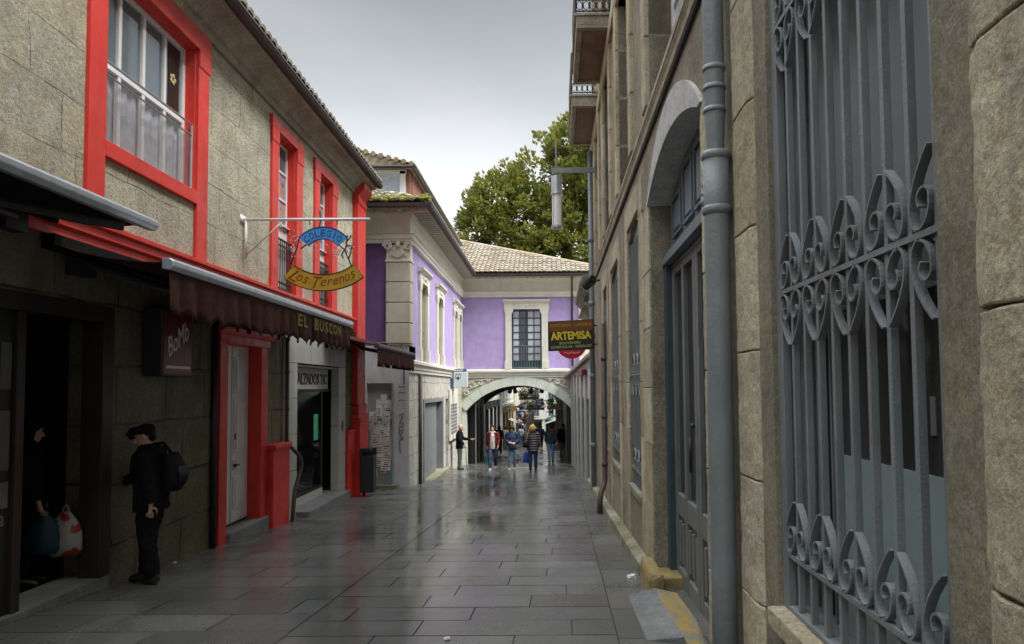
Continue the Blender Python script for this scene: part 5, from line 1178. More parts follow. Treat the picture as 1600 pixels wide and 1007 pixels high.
# ------------------------------------------------------------------ signs, lamp, bin
def arc_band(mb, c, Rr, a0, a1, th, y0, y1, seg=24):
    f = lambda a, r, y: (c[0]+r*sin(a), y, c[1]+r*cos(a))
    for k in range(seg):
        a, b = a0+(a1-a0)*k/seg, a0+(a1-a0)*(k+1)/seg
        mb.hexa([f(a,Rr,y0),f(b,Rr,y0),f(b,Rr,y1),f(a,Rr,y1),f(a,Rr+th,y0),f(b,Rr+th,y0),f(b,Rr+th,y1),f(a,Rr+th,y1)])
def build_colegio():
    Y = 10.2; X = lambda px, py=400: onY(px, py, Y)[0]; Z = lambda py, px=500: onY(px, py, Y)[1]
    wx = FL.p(Y,0,0).x; zb = Z(343)
    root = thing('hanging_sign', (wx, Y, zb), 'blue arched strip over a yellow curved strip, hung from a white bracket bar', 'sign')
    m = MB(); m.tube([(wx,Y,zb+.005),(X(578,343),Y,Z(343,578))], .022, 10); m.tube([(wx+.05,Y,zb),(wx+.05,Y,Z(404,372))], .02, 8); m.wbox(wx-.01,wx+.02,Y-.1,Y+.1,zb-.05,zb+.06)
    m.tube([(wx+.05,Y,Z(400,375)), (X(425,365),Y,Z(362,425)), (X(441,348),Y,Z(347,441))], .012, 6)
    m.tube([(X(441,348)+.05*cos(a),Y,zb-.06+.05*sin(a)) for a in [2*pi*i/12 for i in range(11)]], .008, 5); m.build('bracket', M['white'], root, True)
    # blue strip, an arch
    xl, xr_, zl, zc = X(467,380), X(543,373), Z(376,467), Z(355,505)
    cx = (xl+xr_)/2; h = (xr_-xl)/2; s = .17; Rr = (h*h+s*s)/(2*s); c = (cx, zc-.0-Rr); a = math.asin(h/Rr)
    m = MB(); arc_band(m, c, Rr-.185, -a, a, .185, Y-.012, Y+.012); m.build('blue_strip', plain('blue_enamel', (0.055,0.32,0.75), .45, var=.2), root)
    for r_, t_ in ((Rr-.012,.018),(Rr-.19,.012)): m = MB(); arc_band(m, c, r_, -a, a, t_, Y-.018, Y+.018); m.build('strip_edge', plain('dark_blue_edge', (0.02,0.05,0.25), .5), root)
    m = MB()
    for k, ch in enumerate('COLEGIO'):
        t = -a*.80+1.60*a*k/6; p = (c[0]+(Rr-.095)*sin(t), Y-.0135, c[1]+(Rr-.095)*cos(t)); add_text(m, ch, p, (cos(t),0,-sin(t)), (sin(t),0,cos(t)), .072 if ch != 'I' else .018, .105, .002, bold=.01)
    m.build('lettering', plain('deep_blue_letters', (0.015,0.07,0.32), .5), root)
    # yellow strip, a sagging curve
    xl, xr_ = X(444,432), X(568,424); zl, zlow = Z(428,444), Z(455,506); cx = (xl+xr_)/2; h = (xr_-xl)/2; s = .20; R2 = (h*h+s*s)/(2*s); c2 = (cx+.0, zlow+R2); a2 = math.asin(h/R2)
    m = MB(); th = .245; arc_band(m, c2, -(R2), -a2, a2, th, Y-.012, Y+.012); m.build('yellow_strip', plain('ochre_enamel', (0.48,0.29,0.012), .5, var=.2), root)
    m = MB(); arc_band(m, c2, -(R2)-.006, -a2, a2, .014, Y-.018, Y+.018); arc_band(m, c2, -(R2-th)-.008, -a2, a2, .014, Y-.018, Y+.018)
    for t in (-a2, a2): m.tube([(c2[0]-R2*sin(t),Y,c2[1]-R2*cos(t)),(c2[0]-(R2-th)*sin(t),Y,c2[1]-(R2-th)*cos(t))], .009, 5)
    m.build('strip_edge', M['iron'], root)
    m = MB(); txt = 'Los Terenos'; n = len(txt)
    for k, ch in enumerate(txt):
        if ch == ' ': continue
        t = -a2*.82+1.64*a2*k/(n-1); rr = R2-th*.5; p = (c2[0]+rr*sin(t), Y-.0135, c2[1]-rr*cos(t)); big = ch in 'LT'
        add_text(m, ch, p, (cos(t),0,sin(t)), (-sin(t),0,cos(t)), .13 if big else .085, .175 if big else .10, .002, shear=.35, bold=-.005)
    m.build('lettering', plain('brown_red_script', (0.20,0.03,0.008), .5), root)
    # twisted iron vine joining the strips, with little leaves
    m = MB(); V = lambda px, py: (X(px,py), Y, Z(py,px))
    for ch in ([(543,368),(541,385),(539,392),(546,408),(550,418)],[(467,374),(464,388),(459,402),(454,415)],[(520,374),(529,383),(539,391)],[(487,374),(478,383),(470,389)],[(540,380),(546,373),(549,368)],[(540,386),(550,384),(548,396),(545,404)],[(538,391),(534,398),(536,404)]): m.tube([V(*p) for p in ch], .011, 5)
    for px in (484, 527): m.tube([V(px,344),V(px,352)], .008, 5)
    m.tube([V(500,330),V(501,346),V(499,356)], .010, 5); m.build('iron_vine', M['iron'], root)
    m = MB(); q = random.Random(5)
    for cx_, cy_, n_ in ((458,392,16),(458,368,8),(468,380,6),(526,392,10),(545,388,10),(513,382,4),(494,383,5)):
        for k in range(n_): p = Vector(V(cx_+q.gauss(0,3), cy_+q.gauss(0,4))); m.ball(p, (q.uniform(.008,.02),.004,q.uniform(.008,.02)), 6, 4)
    m.build('metal_leaves', M['steel'], root, True)
build_colegio()
def build_box_sign():
    # lamp box fixed flat to the dark wall near the bar
    root = thing('box_sign', FL.p(8.1,0,.3), 'dark red lamp box with white handwriting on the dark wall beside the red door', 'sign')
    a, b, z0, z1 = 7.62, 8.28, .16, .93
    m = MB(); m.box(FL, a, b, .02, .24, z0, z1); m.build('case', M['black'], root, bevel=.01)
    flip(FL, 'face', plain('dark_red_acrylic', (0.12,0.008,0.012), .35), root, (a+.02,b-.02,.236,.246,z0+.03,z1-.03))
    m = MB(); add_text(m, 'BoMb', FL.p((a+b)/2,.248,.60), (FL.u[0],FL.u[1],.55), (0,-.25,1), .50, .22, .002, shear=.2); m.box(FL, a+.08, b-.06, .246, .249, z0+.09, z0+.12); m.build('lettering', M['white'], root)
build_box_sign()
def build_artemisa():
    Y = 16.45; x0, z1 = onY(856, 503, Y); x1, z0 = onY(928, 546, Y)
    root = thing('shop_sign', (x1, Y, z0), 'black and brown sign with big yellow letters projecting from the granite wall', 'sign')
    m = MB(); m.hexa([(x0,Y-.07,z0-.04),(x1,Y-.07,z0),(x1,Y+.07,z0),(x0,Y+.07,z0-.04),(x0,Y-.07,z1),(x1,Y-.07,z1+.05),(x1,Y+.07,z1+.05),(x0,Y+.07,z1)]); m.build('panel', plain('black_sign_face', (0.015,0.013,0.01), .4), root, bevel=.008)
    w = x1-x0; m = MB(); m.hexa([(x0+.03,Y-.076,z1-.25),(x1-.03,Y-.076,z1-.21),(x1-.03,Y-.068,z1-.21),(x0+.03,Y-.068,z1-.25),(x0+.03,Y-.076,z1-.025),(x1-.03,Y-.076,z1+.025),(x1-.03,Y-.068,z1+.025),(x0+.03,Y-.068,z1-.025)]); m.build('brown_band', plain('brown_sign_band', (0.17,0.052,0.008), .5), root)
    xm = (x0+x1)/2; up = (-.05,0,1); rt = (1,0,.045)
    m = MB(); add_text(m, 'PAPELERIA - LIBRERIA', (xm,Y-.079,z1-.09), rt, up, w*.90, .075, .002, bold=.02); m.build('lettering', plain('ochre_letters', (0.40,0.21,0.02), .5), root)
    m = MB(); add_text(m, 'ARTEMISA', (xm,Y-.079,(z0+z1)/2-.005), rt, up, w*.88, .20, .003, bold=.035); m.build('lettering', plain('yellow_letters', (0.72,0.56,0.02), .5), root)
    m = MB(); add_text(m, 'SOUVENIRS', (xm-.03,Y-.0755,z0+.155), rt, up, w*.46, .062, .002, bold=.02); add_text(m, 'GOMINOLAS - REGALOS', (xm,Y-.0755,z0+.065), rt, up, w*.88, .06, .002, bold=.02); m.build('lettering', plain('greenish_letters', (0.36,0.44,0.12), .5), root)
    m = MB()
    for z in (z0+.12, z1-.1): m.tube([(x1-.02,Y,z),(x1+.12,Y,z)], .02, 6)
    m.build('bracket', M['iron'], root)
build_artemisa()
def build_round():
    Y = 19.3; c = onY(893, 537, Y); r = .435
    root = thing('round_sign', (c[0],Y,c[1]-r), 'round red sign with white handwriting hanging half hidden behind the black and brown sign', 'sign')
    m = MB(); m.prism([(c[0]+r*cos(a),Y-.04,c[1]+r*sin(a)) for a in [2*pi*k/40 for k in range(40)]], (0,.08,0)); m.build('disc', plain('red_enamel', (0.62,0.012,0.045), .4), root, bevel=.006)
    m = MB()
    m.tube([(c[0]-.22+.02*k+.006*sin(k*2.2), Y-.043, c[1]-.27+.022*sin(k*1.9)+.010*sin(k*.7)) for k in range(23)], .008, 5); m.tube([(c[0]+.03+.05*cos(a),Y-.043,c[1]-.14+.03*sin(a)) for a in [k*.5 for k in range(9)]], .008, 5); m.build('handwriting', M['white'], root)
    m = MB(); m.tube([(c[0]+r-.02,Y,c[1]),(1.3,Y,c[1])], .02, 6); m.build('bracket', M['iron'], root)
build_round()
def build_shield():
    Y = 26.3; x0, z1 = onY(709, 582, Y); x1, z0 = onY(731, 605, Y)
    root = thing('shield_sign', (XS,Y,z0), 'white square box sign with a small shield emblem in a blue frame, beside the arch', 'sign')
    m = MB(); m.wbox(x0, x1, Y-.09, Y+.09, z0, z1); m.build('box', plain('pale_lit_acrylic', (0.60,0.65,0.70), .4), root, bevel=.012)
    bl = plain('blue_sign_frame', (0.06,0.10,0.24), .45)
    m = MB(); m.wbox(XS, x0-.005, Y-.07, Y+.07, z0-.15, z1+.13); m.wbox(x0-.005, x1-.05, Y-.07, Y+.07, z1+.005, z1+.13); m.build('frame', bl, root)
    m = MB()
    for k in range(4): m.wbox(x0+.03+k*.09, x0+.09+k*.09, Y-.078, Y-.069, z1+.03, z1+.10)
    for k in range(3): m.wbox(x0-.10, x0-.03, Y-.078, Y-.069, z1-.03-k*.10, z1+.03-k*.10)
    m.build('lettering', M['white'], root)
    m = MB(); cx, cz = x0+.18, z1-.16; s = [(-.085,.09),(.085,.09),(.085,-.03),(.04,-.10),(0,-.12),(-.04,-.10),(-.085,-.03)]
    pts = [Vector((cx+x,Y-.094,cz+z)) for x,z in s]; m.tube(pts+[pts[0]], .008, 5); m.prism([(cx+.045*cos(a),Y-.096,cz-.06+.05*sin(a)) for a in [2*pi*k/16 for k in range(16)]], (0,.005,0)); m.build('emblem', M['bin'], root)
build_shield()
def build_lamp():
    u = 16.2; P = FR.p
    root = thing('street_lamp', P(u,0,5.1), 'slim grey wall lantern with a frosted glass cylinder hanging from a bracket arm', 'lamp')
    m = MB(); m.box(FR, u-.03, u+.03, 0, 1.08, 5.14, 5.26); m.box(FR, u-.08, u+.08, 0, .03, 5.0, 5.4); m.tube([P(u,.95,5.05),P(u,.95,5.95)], .022, 8); m.build('arm', M['zinc'], root, bevel=.004)
    m = MB(); m.lathe(P(u,.95,0), [(.03,5.06),(.13,5.05),(.13,4.66),(.145,4.65),(.145,4.61),(.12,4.60)], 20); m.lathe(P(u,.95,0), [(.12,3.86),(.135,3.86),(.135,3.81),(.09,3.78),(.05,3.77)], 20)
    for k in range(4): a = pi/4+k*pi/2; c = P(u,.95,0)+Vector((.125*cos(a),.125*sin(a),0)); m.tube([c+Vector((0,0,3.86)), c+Vector((0,0,4.61))], .008, 5)
    m.build('housing', M['steel'], root, True).modifiers.new('edges','EDGE_SPLIT')
    m = MB(); m.lathe(P(u,.95,0), [(.112,3.865),(.112,4.60)], 20); m.build('glass_cylinder', plain('frosted_lamp_glass', (0.82,0.82,0.80), .3, var=.03), root, True).modifiers.new('edges','EDGE_SPLIT')
build_lamp()
def build_bin():
    root = thing('litter_bin', FL.p(16.3,.36,zf(16.3)), 'dark grey litter bin fixed in front of the red corner pilaster', 'litter bin')
    z0, z1 = -2.44, -1.58
    m = MB(); m.box(FL, 16.12, 16.42, .23, .56, z0, z1); m.build('body', M['bin'], root, bevel=.02)
    m = MB(); m.box(FL, 16.12, 16.42, .23, .30, z1, z1+.17); m.box(FL, 16.12, 16.42, .30, .48, z1+.10, z1+.17); m.box(FL, 16.39,16.42,.30,.56,z1,z1+.17); m.build('hood', M['bin'], root, bevel=.01)
    flip(FL, 'opening', M['black'], root, (16.15,16.39,.31,.54,z1,z1+.004)); m = MB(); m.tube([FL.p(16.27,.3,z0),FL.p(16.27,.3,zf(16.3))], .03, 8); m.build('post', M['iron'], root)
build_bin()
root = thing('floodlight', FR.p(15.2,.1,2.35), 'black cylindrical floodlight on the granite wall under the string course', 'lamp')
m = MB(); m.tube([FR.p(15.15,.16,2.42),FR.p(15.2,.18,2.40),FR.p(15.5,.30,2.30)], [.08,.11,.11], 12); m.build('lamp_head', M['black'], root); m = MB(); m.tube([FR.p(15.3,0,2.4),FR.p(15.3,.18,2.36)], .025, 6); m.build('bracket', M['iron'], root)
def build_board():
    root = thing('notice_board', FP.p(25.9,0,-1.6), 'grey notice panel with rows of small plates on the wall left of the arch', 'notice board')
    m = MB(); m.box(FP, 25.75, 28.0, .02, .07, -2.0, -.05); m.build('panel', M['cream'], root)
    m = MB()
    for k in range(9): m.box(FP, 25.9, 27.6, .07, .085, -1.75+.13*k, -1.66+.13*k)
    m.build('plates', M['shutter'], root)
    flip(FP, 'dark_base', M['bin'], root, (25.75,28.0,.0,.05,-2.06,-2.0))
build_board()
q = random.Random(14)
for lab, px, py, s in (('crumpled white paper lying by the kerb near the yellow block', 988, 903, .05), ('small white scrap lying at the heels of the man in the cap', 273, 881, .03), ('tiny pale scrap lying on the slabs in the middle foreground', 699, 1000, .025)):
    d = ray(px, py); t = -1.58/(d.z+.059*d.y); p = d*t
    root = None; m = MB(); m.ball(p+Vector((0,0,s*.35)), (s,s*.6,s*.4), 8, 6)
    for i in range(len(m.v)): m.v[i] += Vector((q.uniform(-1,1),q.uniform(-1,1),q.uniform(-1,1)))*s*.22
    tag(m.build('paper_scrap', M['white']), lab, 'litter')
# ------------------------------------------------------------------ people
def fuse(mb, voxel, smooth=2):
    """one continuous surface grown over the given limbs and masses"""
    me = bpy.data.meshes.new('tmp'); me.from_pydata(mb.v, [], mb.f); o = bpy.data.objects.new('tmp', me); COL.objects.link(o)
    bm = bmesh.new(); bm.from_mesh(me); bmesh.ops.recalc_face_normals(bm, faces=bm.faces); bm.to_mesh(me); bm.free()
    r = o.modifiers.new('r', 'REMESH'); r.mode = 'VOXEL'; r.voxel_size = voxel; r.adaptivity = 0
    s = o.modifiers.new('s', 'SMOOTH'); s.iterations = smooth; s.factor = .5
    dg = bpy.context.evaluated_depsgraph_get(); dg.update(); n = bpy.data.meshes.new_from_object(o.evaluated_get(dg))
    bpy.data.objects.remove(o); bpy.data.meshes.remove(me)
    for p in n.polygons: p.use_smooth = True
    return n
def hand(m, wr, d, pn, curl=.35, s=1.0, side=1):
    """palm, four jointed fingers of different lengths and a thumb; d along the hand, pn towards the palm"""
    d = Vector(d).normalized(); pn = Vector(pn); pn = (pn-d*pn.dot(d)).normalized(); x = d.cross(pn)*side
    m.tube([wr-d*.02*s, wr+d*.03*s, wr+d*.085*s], [(.02*s,.026*s),(.016*s,.038*s),(.014*s,.040*s)], 8)
    for k, (off, L) in enumerate(((-.030,.070),(-.010,.080),(.010,.074),(.029,.058))):
        p = wr+d*.08*s+x*off*s; dd = d.copy(); pts = [p]
        for j in range(3):
            a = curl*(1+.15*k); dd = (dd*cos(a)+pn*sin(a)).normalized(); pts.append(pts[-1]+dd*L*s*(.42,.33,.25)[j])
        m.tube(pts, [.0095*s,.009*s,.0085*s,.007*s], 6)
    p = wr+d*.025*s-x*.030*s; a = (d*.6-x*.7+pn*.35).normalized(); m.tube([p, p+a*.035*s, p+(a*.035+(d*.9-x*.2+pn*.4).normalized()*.035)*s, p+(a*.035+(d*.9+pn*.5).normalized()*.062)*s], [.013*s,.011*s,.010*s,.008*s], 6)
SKIN = plain('skin', (0.50,0.30,0.22), .5, var=.06)
def person(label, X, Y, rotz, H, J, look, vox=.014, group=None, dz=0.0):
    s = H/1.70
    root = thing('person', (X, Y, zf(Y)+dz), label, 'person', group, rotz)
    ABS[root.name] = Vector((0,0,0))             # parts are modelled about the feet, facing +y
    D = dict(hip=(0,0,.93), chest=(0,0,1.25), neck=(0,.0,1.44), head=(0,.025,1.585), hr=(.09,0,.90), kr=(.10,.02,.50), ar=(.10,-.01,.085), hl=(-.09,0,.90), kl=(-.10,.02,.50), al=(-.10,-.01,.085),
             sr=(.175,0,1.385), er=(.225,-.03,1.12), wr=(.235,.03,.88), sl=(-.175,0,1.385), el=(-.225,-.03,1.12), wl=(-.235,.03,.88), dr=None, dl=None, look=(0,1,-.05), tr=.0, tl=.0)
    D.update(J); V = {k: (Vector(v)*s if isinstance(v, tuple) and k != 'look' else v) for k, v in D.items()}
    hd = Vector(D['look']).normalized(); hx = hd.cross(Vector((0,0,1))).normalized(); hu = hx.cross(hd); q = Matrix((hx, hd, hu)).transposed(); h = V['head']; HP = lambda x, y, z: h+q@(Vector((x,y,z))*s)
    # body: one surface from head to feet
    b = MB()
    b.tube([V['hip']-Vector((0,0,.06*s)), V['hip']+Vector((0,0,.05*s)), (V['hip']+V['chest'])/2, V['chest'], V['neck']-Vector((0,0,.05*s)), V['neck']], [(.09*s,.13*s),(.095*s,.14*s),(.085*s,.125*s),(.10*s,.145*s),(.075*s,.12*s),(.05*s,.055*s)], 12)
    b.tube([V['neck']-Vector((0,0,.03*s)), (V['neck']+h)/2-Vector((0,.0,.0)), h-Vector((0,0,.03*s))], [.058*s,.052*s,.055*s], 10)
    b.ball(HP(0,-.012,.025), (.075*s,.092*s,.098*s), 16, 12, q); b.ball(HP(0,.022,-.045), (.056*s,.064*s,.075*s), 14, 10, q); b.ball(HP(0,.058,-.098), (.026*s,.022*s,.02*s), 8, 6, q)
    b.tube([HP(0,.078,.012), HP(0,.096,-.018), HP(0,.108,-.040), HP(0,.084,-.047)], [.010*s,.012*s,.015*s,.009*s], 6)
    b.ball(HP(0,.082,-.074), (.024*s,.012*s,.010*s), 8, 6, q)
    for k in (-1, 1): b.ball(HP(.077*k,-.005,-.01), (.010*s,.022*s,.034*s), 8, 6, q); b.ball(HP(.030*k,.078,.022), (.022*s,.012*s,.007*s), 8, 6, q)
    for c, (S_, E, Wp, hp, K, A, dd) in ((1,('sr','er','wr','hr','kr','ar','dr')),(-1,('sl','el','wl','hl','kl','al','dl'))):
        sh, el, wr, hp, kn, an = (V[k] for k in (S_,E,Wp,hp,K,A))
        b.tube([V['neck']-Vector((0,0,.07*s)), sh, (sh*.6+el*.4), el, (el*.6+wr*.4), wr], [.05*s,.052*s,.046*s,.038*s,.040*s,.026*s], 8)
        hdv = (wr-el).normalized() if D[dd] is None else Vector(D[dd]); hand(b, wr, hdv, D.get('p'+dd[1], (-c*.8,.35,-.1)), look.get('curl',.35), s, c)
        b.tube([V['hip'], hp, hp*.5+kn*.5, kn, kn*.62+an*.38, an], [.085*s,.085*s,.073*s,.055*s,.054*s,.037*s], 10)
        tw = D['tr' if c > 0 else 'tl']; f_ = Vector((sin(tw),cos(tw),0))
        b.tube([an-f_*.03*s+Vector((0,0,-.03*s)), an+f_*.05*s+Vector((0,0,-.045*s)), an+f_*.10*s+Vector((0,0,-.052*s))], [.032*s,.030*s,.018*s], 8)
    me = fuse(b, vox*.75); o = bpy.data.objects.new('body', me); COL.objects.link(o); o.parent = root; me.materials.append(look.get('skin', SKIN))
    e = MB()
    for k in (-1, 1): e.ball(HP(.030*k,.078,.006), (.012*s,.010*s,.007*s), 8, 6, q)
    e.build('eyes', M['black'], root, True)
    def garment(name, mb, mat, sm=2, v=vox):
        me = fuse(mb, v, sm)
        if name in ('jacket','trousers','jumper'):           # creases in the cloth
            from mathutils import noise as mn
            nn = [vv.normal.copy() for vv in me.vertices]
            for vv, n_ in zip(me.vertices, nn): p_ = Vector((vv.co.x*9, vv.co.y*9, vv.co.z*16+vv.co.x*7))+Vector((X*3,Y,0)); vv.co += n_*(.011*mn.noise(p_)+.006*mn.noise(p_*2.3))*s
        o = bpy.data.objects.new(name, me); COL.objects.link(o); o.parent = root; me.materials.append(mat); return o
    t = look['trousers']; fl = look.get('flare', 1.0); g = MB(); g.tube([V['hip']+Vector((0,0,.10*s)), V['hip'], V['hip']-Vector((0,0,.07*s))], [(.115*s,.158*s),(.125*s,.172*s),(.12*s,.165*s)], 14)
    for hp, K, A in (('hr','kr','ar'),('hl','kl','al')):
        hp, kn, an = V[hp], V[K], V[A]; e_ = an+(kn-an).normalized()*.015*s
        g.tube([V['hip'], hp-Vector((0,0,.02*s)), hp*.5+kn*.5, kn, kn*.5+an*.5, e_], [.10*s,.112*s,.092*s*fl,.074*s*fl,.068*s*fl,.058*s*fl], 12)
    garment('trousers', g, t)
    shm = MB()
    for A, K, tw in (('ar','kr',D['tr']),('al','kl',D['tl'])):
        an = V[A]; f = Vector((sin(tw),cos(tw),0)); shm.tube([an-f*.05*s+Vector((0,0,-.03*s)), an+Vector((0,0,-.025*s)), an+f*.07*s+Vector((0,0,-.045*s)), an+f*.155*s+Vector((0,0,-.06*s))], [(.046*s,.046*s),(.056*s,.052*s),(.044*s,.054*s),(.030*s,.040*s)], 10)
        shm.tube([an-f*.065*s+Vector((0,0,-.075*s)), an+f*.17*s+Vector((0,0,-.075*s))], [(.011*s,.040*s),(.011*s,.036*s)], 8)
    garment('shoes', shm, look['shoes'])
    jb = look.get('hem', .84)*s; w = look.get('bulk', 1.0); g = MB(); c, n, hp = V['chest'], V['neck'], V['hip']
    lo = Vector((hp.x, hp.y, jb))
    g.tube([lo, (lo+c)/2, c, c*.35+n*.65, n-Vector((0,0,.01*s)), n+Vector((0,0,.045*s))], [(.135*s*w,.185*s*w),(.128*s*w,.178*s*w),(.135*s*w,.192*s*w),(.112*s*w,.165*s),(.078*s,.085*s),(.068*s,.072*s)], 16)
    for S_, E, Wp in (('sr','er','wr'),('sl','el','wl')):
        sh, el, wr = V[S_], V[E], V[Wp]; g.tube([n-Vector((0,0,.06*s)), sh, sh*.5+el*.5, el, el*.5+wr*.5, wr*.92+el*.08], [.07*s,.080*s*w,.070*s*w,.062*s*w,.054*s*w,.044*s*w], 12)
    garment('jacket', g, look['jacket'], 2)
    hr = MB(); hs = look['hair']
    if hs == 'short':
        hr.ball(HP(0,-.022,.040), (.082*s,.094*s,.092*s), 14, 10, q); hr.ball(HP(0,-.065,-.02), (.070*s,.045*s,.06*s), 10, 8, q)
    elif hs == 'bob':
        hr.ball(HP(0,-.022,.045), (.090*s,.100*s,.094*s), 14, 10, q)
        for k in (-1, 1): hr.tube([HP(.07*k,-.01,.05), HP(.088*k,-.01,-.03), HP(.082*k,.0,-.12)], [.04*s,.034*s,.022*s], 8)
        hr.ball(HP(0,-.075,-.05), (.085*s,.05*s,.10*s), 10, 8, q)
    elif hs == 'curly':
        rr = random.Random(3)
        for k in range(46):
            v = Vector((rr.gauss(0,1),rr.gauss(0,1)-.35,rr.gauss(0,1)+.15)).normalized()
            if v.y > .55: continue
            hr.ball(HP(v.x*.105,v.y*.105-.025,v.z*.11+.01), .045*s, 8, 6)
        hr.ball(HP(0,-.03,.02), (.10*s,.10*s,.10*s), 12, 8, q)
    elif hs == 'bald':
        hr.ball(HP(0,-.06,-.015), (.083*s,.055*s,.05*s), 12, 8, q)
    if hs: garment('hair', hr, look['hair_c'], 1, vox*.8)
    return root, V, HP, s, garment
JEAN = cloth('blue_denim', (0.075,0.13,0.24), .8, 300); JEAN2 = cloth('dark_denim', (0.035,0.05,0.10), .8, 300); LJEAN = cloth('light_denim', (0.11,0.20,0.36), .8, 300)
BLK = cloth('black_cloth', (0.009,0.009,0.011), .9); CHAR = cloth('charcoal_cloth', (0.03,0.031,0.035), .85); GREYT = cloth('grey_trousers', (0.11,0.11,0.11), .85); NAVY = cloth('navy_jacket', (0.03,0.045,0.095), .8)
BROWNH = cloth('brown_hair', (0.045,0.022,0.012), .6); BLOND = cloth('blonde_hair', (0.40,0.24,0.085), .6); DARKH = cloth('dark_hair', (0.012,0.01,0.009), .6); GREYH = cloth('grey_hair', (0.35,0.34,0.33), .7)
SHOE = plain('dark_leather', (0.014,0.012,0.011), .4); PALESHOE = plain('pale_shoes', (0.45,0.42,0.38), .6); BURG = cloth('burgundy_leather', (0.12,0.018,0.018), .5, 80); KNIT = cloth('cream_knit', (0.50,0.47,0.43), .9, 200)
WALK = dict(ar=(.08,.22,.085), kr=(.09,.16,.50), al=(-.08,-.22,.13), kl=(-.09,-.02,.49), er=(.23,-.10,1.13), wr=(.24,-.12,.90), el=(-.23,.02,1.12), wl=(-.22,.16,.92))
def at_px(px, py):
    d = ray(px, py); t = -1.58/(d.z+.059*d.y); p = d*t; return p.x, p.y
def wp(root, v): return Matrix.Translation(root.location) @ Matrix.Rotation(root.rotation_euler.z, 4, 'Z') @ Vector(v)
# man in the cap, in profile at the bar door
x, y = at_px(235, 911)
r, V, HP, s, G = person('man in dark jacket and flat cap reaching one arm towards the dark bar door', x, y, R(96), 1.66,
    dict(hip=(0,0,.92), chest=(0,.02,1.24), neck=(0,.045,1.43), head=(0,.085,1.565), look=(-.15,1,-.30), er=(.23,.16,1.17), wr=(.20,.42,1.04), dr=(0,1,-.1), el=(-.24,-.07,1.12), wl=(-.245,-.10,.86), dl=(0,.1,-1), ar=(.09,.09,.085), kr=(.095,.07,.50), al=(-.10,-.07,.085), kl=(-.10,.0,.50), sr=(.17,.03,1.375), sl=(-.175,.0,1.375), tl=.5),
    dict(trousers=BLK, jacket=BLK, shoes=SHOE, hair='short', hair_c=DARKH, hem=.78, bulk=1.24, flare=1.22), vox=.010)
g = MB(); q = Matrix(((1,0,0),(0,cos(-.3),-sin(-.3)),(0,sin(-.3),cos(-.3)))); g.ball(HP(0,-.012,.065), (.097*s,.115*s,.062*s), 16, 10, q); g.ball(HP(0,.02,.082), (.092*s,.105*s,.04*s), 14, 8, q); g.tube([HP(0,.06,.062),HP(0,.115,.055),HP(0,.165,.040)], [(.014*s,.075*s),(.010*s,.072*s),(.007*s,.045*s)], 12); G('flat_cap', g, BLK)
root = thing('backpack', wp(r, (0,-.22,.95)), 'small black backpack worn by the man in the flat cap', 'backpack', None, r.rotation_euler.z); ABS[root.name] = Vector((0,-.22,.95))
g = MB(); g.tube([(0,-.24,.94),(0,-.265,1.02),(0,-.26,1.18),(0,-.225,1.32)], [(.085,.14),(.11,.16),(.10,.15),(.06,.11)], 14); me = fuse(g, .012); me.transform(Matrix.Translation((0,.265,-.92))); o = bpy.data.objects.new('bag', me); COL.objects.link(o); o.parent = root; me.materials.append(BLK)
m = MB(); m.tube([(0,-.31,1.05),(0,-.32,1.13),(0,-.30,1.21)], [(.02,.10),(.035,.115),(.02,.10)], 10); m.build('pocket', CHAR, root, True); m = MB()
for k in (-1, 1): m.tube([(k*.10,-.15,1.33),(k*.125,-.05,1.445),(k*.13,.06,1.43),(k*.14,.135,1.32),(k*.165,.135,1.18),(k*.20,.0,1.05),(k*.17,-.13,1.0)], [(.008,.02)]*7, 6)
m.build('strap', BLK, root, True)
# second figure inside the doorway with carrier bags
x, y = -5.12, 6.78
r, V, HP, s, G = person('person in black standing inside the dark bar doorway, holding carrier bags', x, y, R(-75), 1.62, dict(wr=(.20,.18,.86), er=(.23,.0,1.1), dr=(0,.3,-1), look=(-.5,1,-.2)), dict(trousers=BLK, jacket=BLK, shoes=SHOE, hair='bob', hair_c=DARKH, hem=.72, bulk=1.1), vox=.014, dz=.08)
def bag(label, c, w, h, d, mats, rz=0.0, name='carrier_bag'):
    root = thing(name, c, label, 'bag', None, rz); ABS[root.name] = Vector((0,0,0)); m = MB()
    rows = [(0,.80,.55),(.08,.98,.95),(.35,1.0,1.0),(.65,.86,.7),(.85,.55,.35),(1.0,.22,.15)]; n = 20; base = len(m.v); rr = random.Random(int(w*1000))
    for t, kw, kd in rows:
        for k in range(n):
            a = 2*pi*k/n; cr = .92+.12*rr.random(); m.v.append(Vector((cos(a)*w/2*kw*cr, sin(a)*d/2*kd*cr, h*t+.012*rr.random())))
    for i in range(len(rows)-1):
        for k in range(n): m.f.append((i*n+k,i*n+(k+1)%n,(i+1)*n+(k+1)%n,(i+1)*n+k))
    m.f.append(tuple(range(n-1,-1,-1))); m.build('bag', mats, root, True)
    m = MB()
    for k in (-1,1): m.tube([(-.03,k*.01,h*.97),(-.02,k*.015,h*1.10),(.0,k*.01,h*1.16),(.02,k*.015,h*1.10),(.03,k*.01,h*.97)], .006, 5)
    m.build('handles', mats, root, True); return root
wt = NT('white_bag_red_print'); red = wt.ramp(wt.noise(9,1,.3), [(0.56,0.0),(0.58,1.0)]); wm = wt.fin(wt.mix(red, (0.25,0.25,0.24), (0.22,0.012,0.012)), .4)
bag('white plastic carrier bag with red print, hanging in the dark bar doorway', (-4.80,6.86,-1.64), .32, .44, .16, wm, R(15)); bag('teal blue carrier bag behind the white one in the bar doorway', (-4.93,6.74,-1.60), .30, .40, .14, plain('teal_plastic', (0.004,0.035,0.06), .4), R(30))
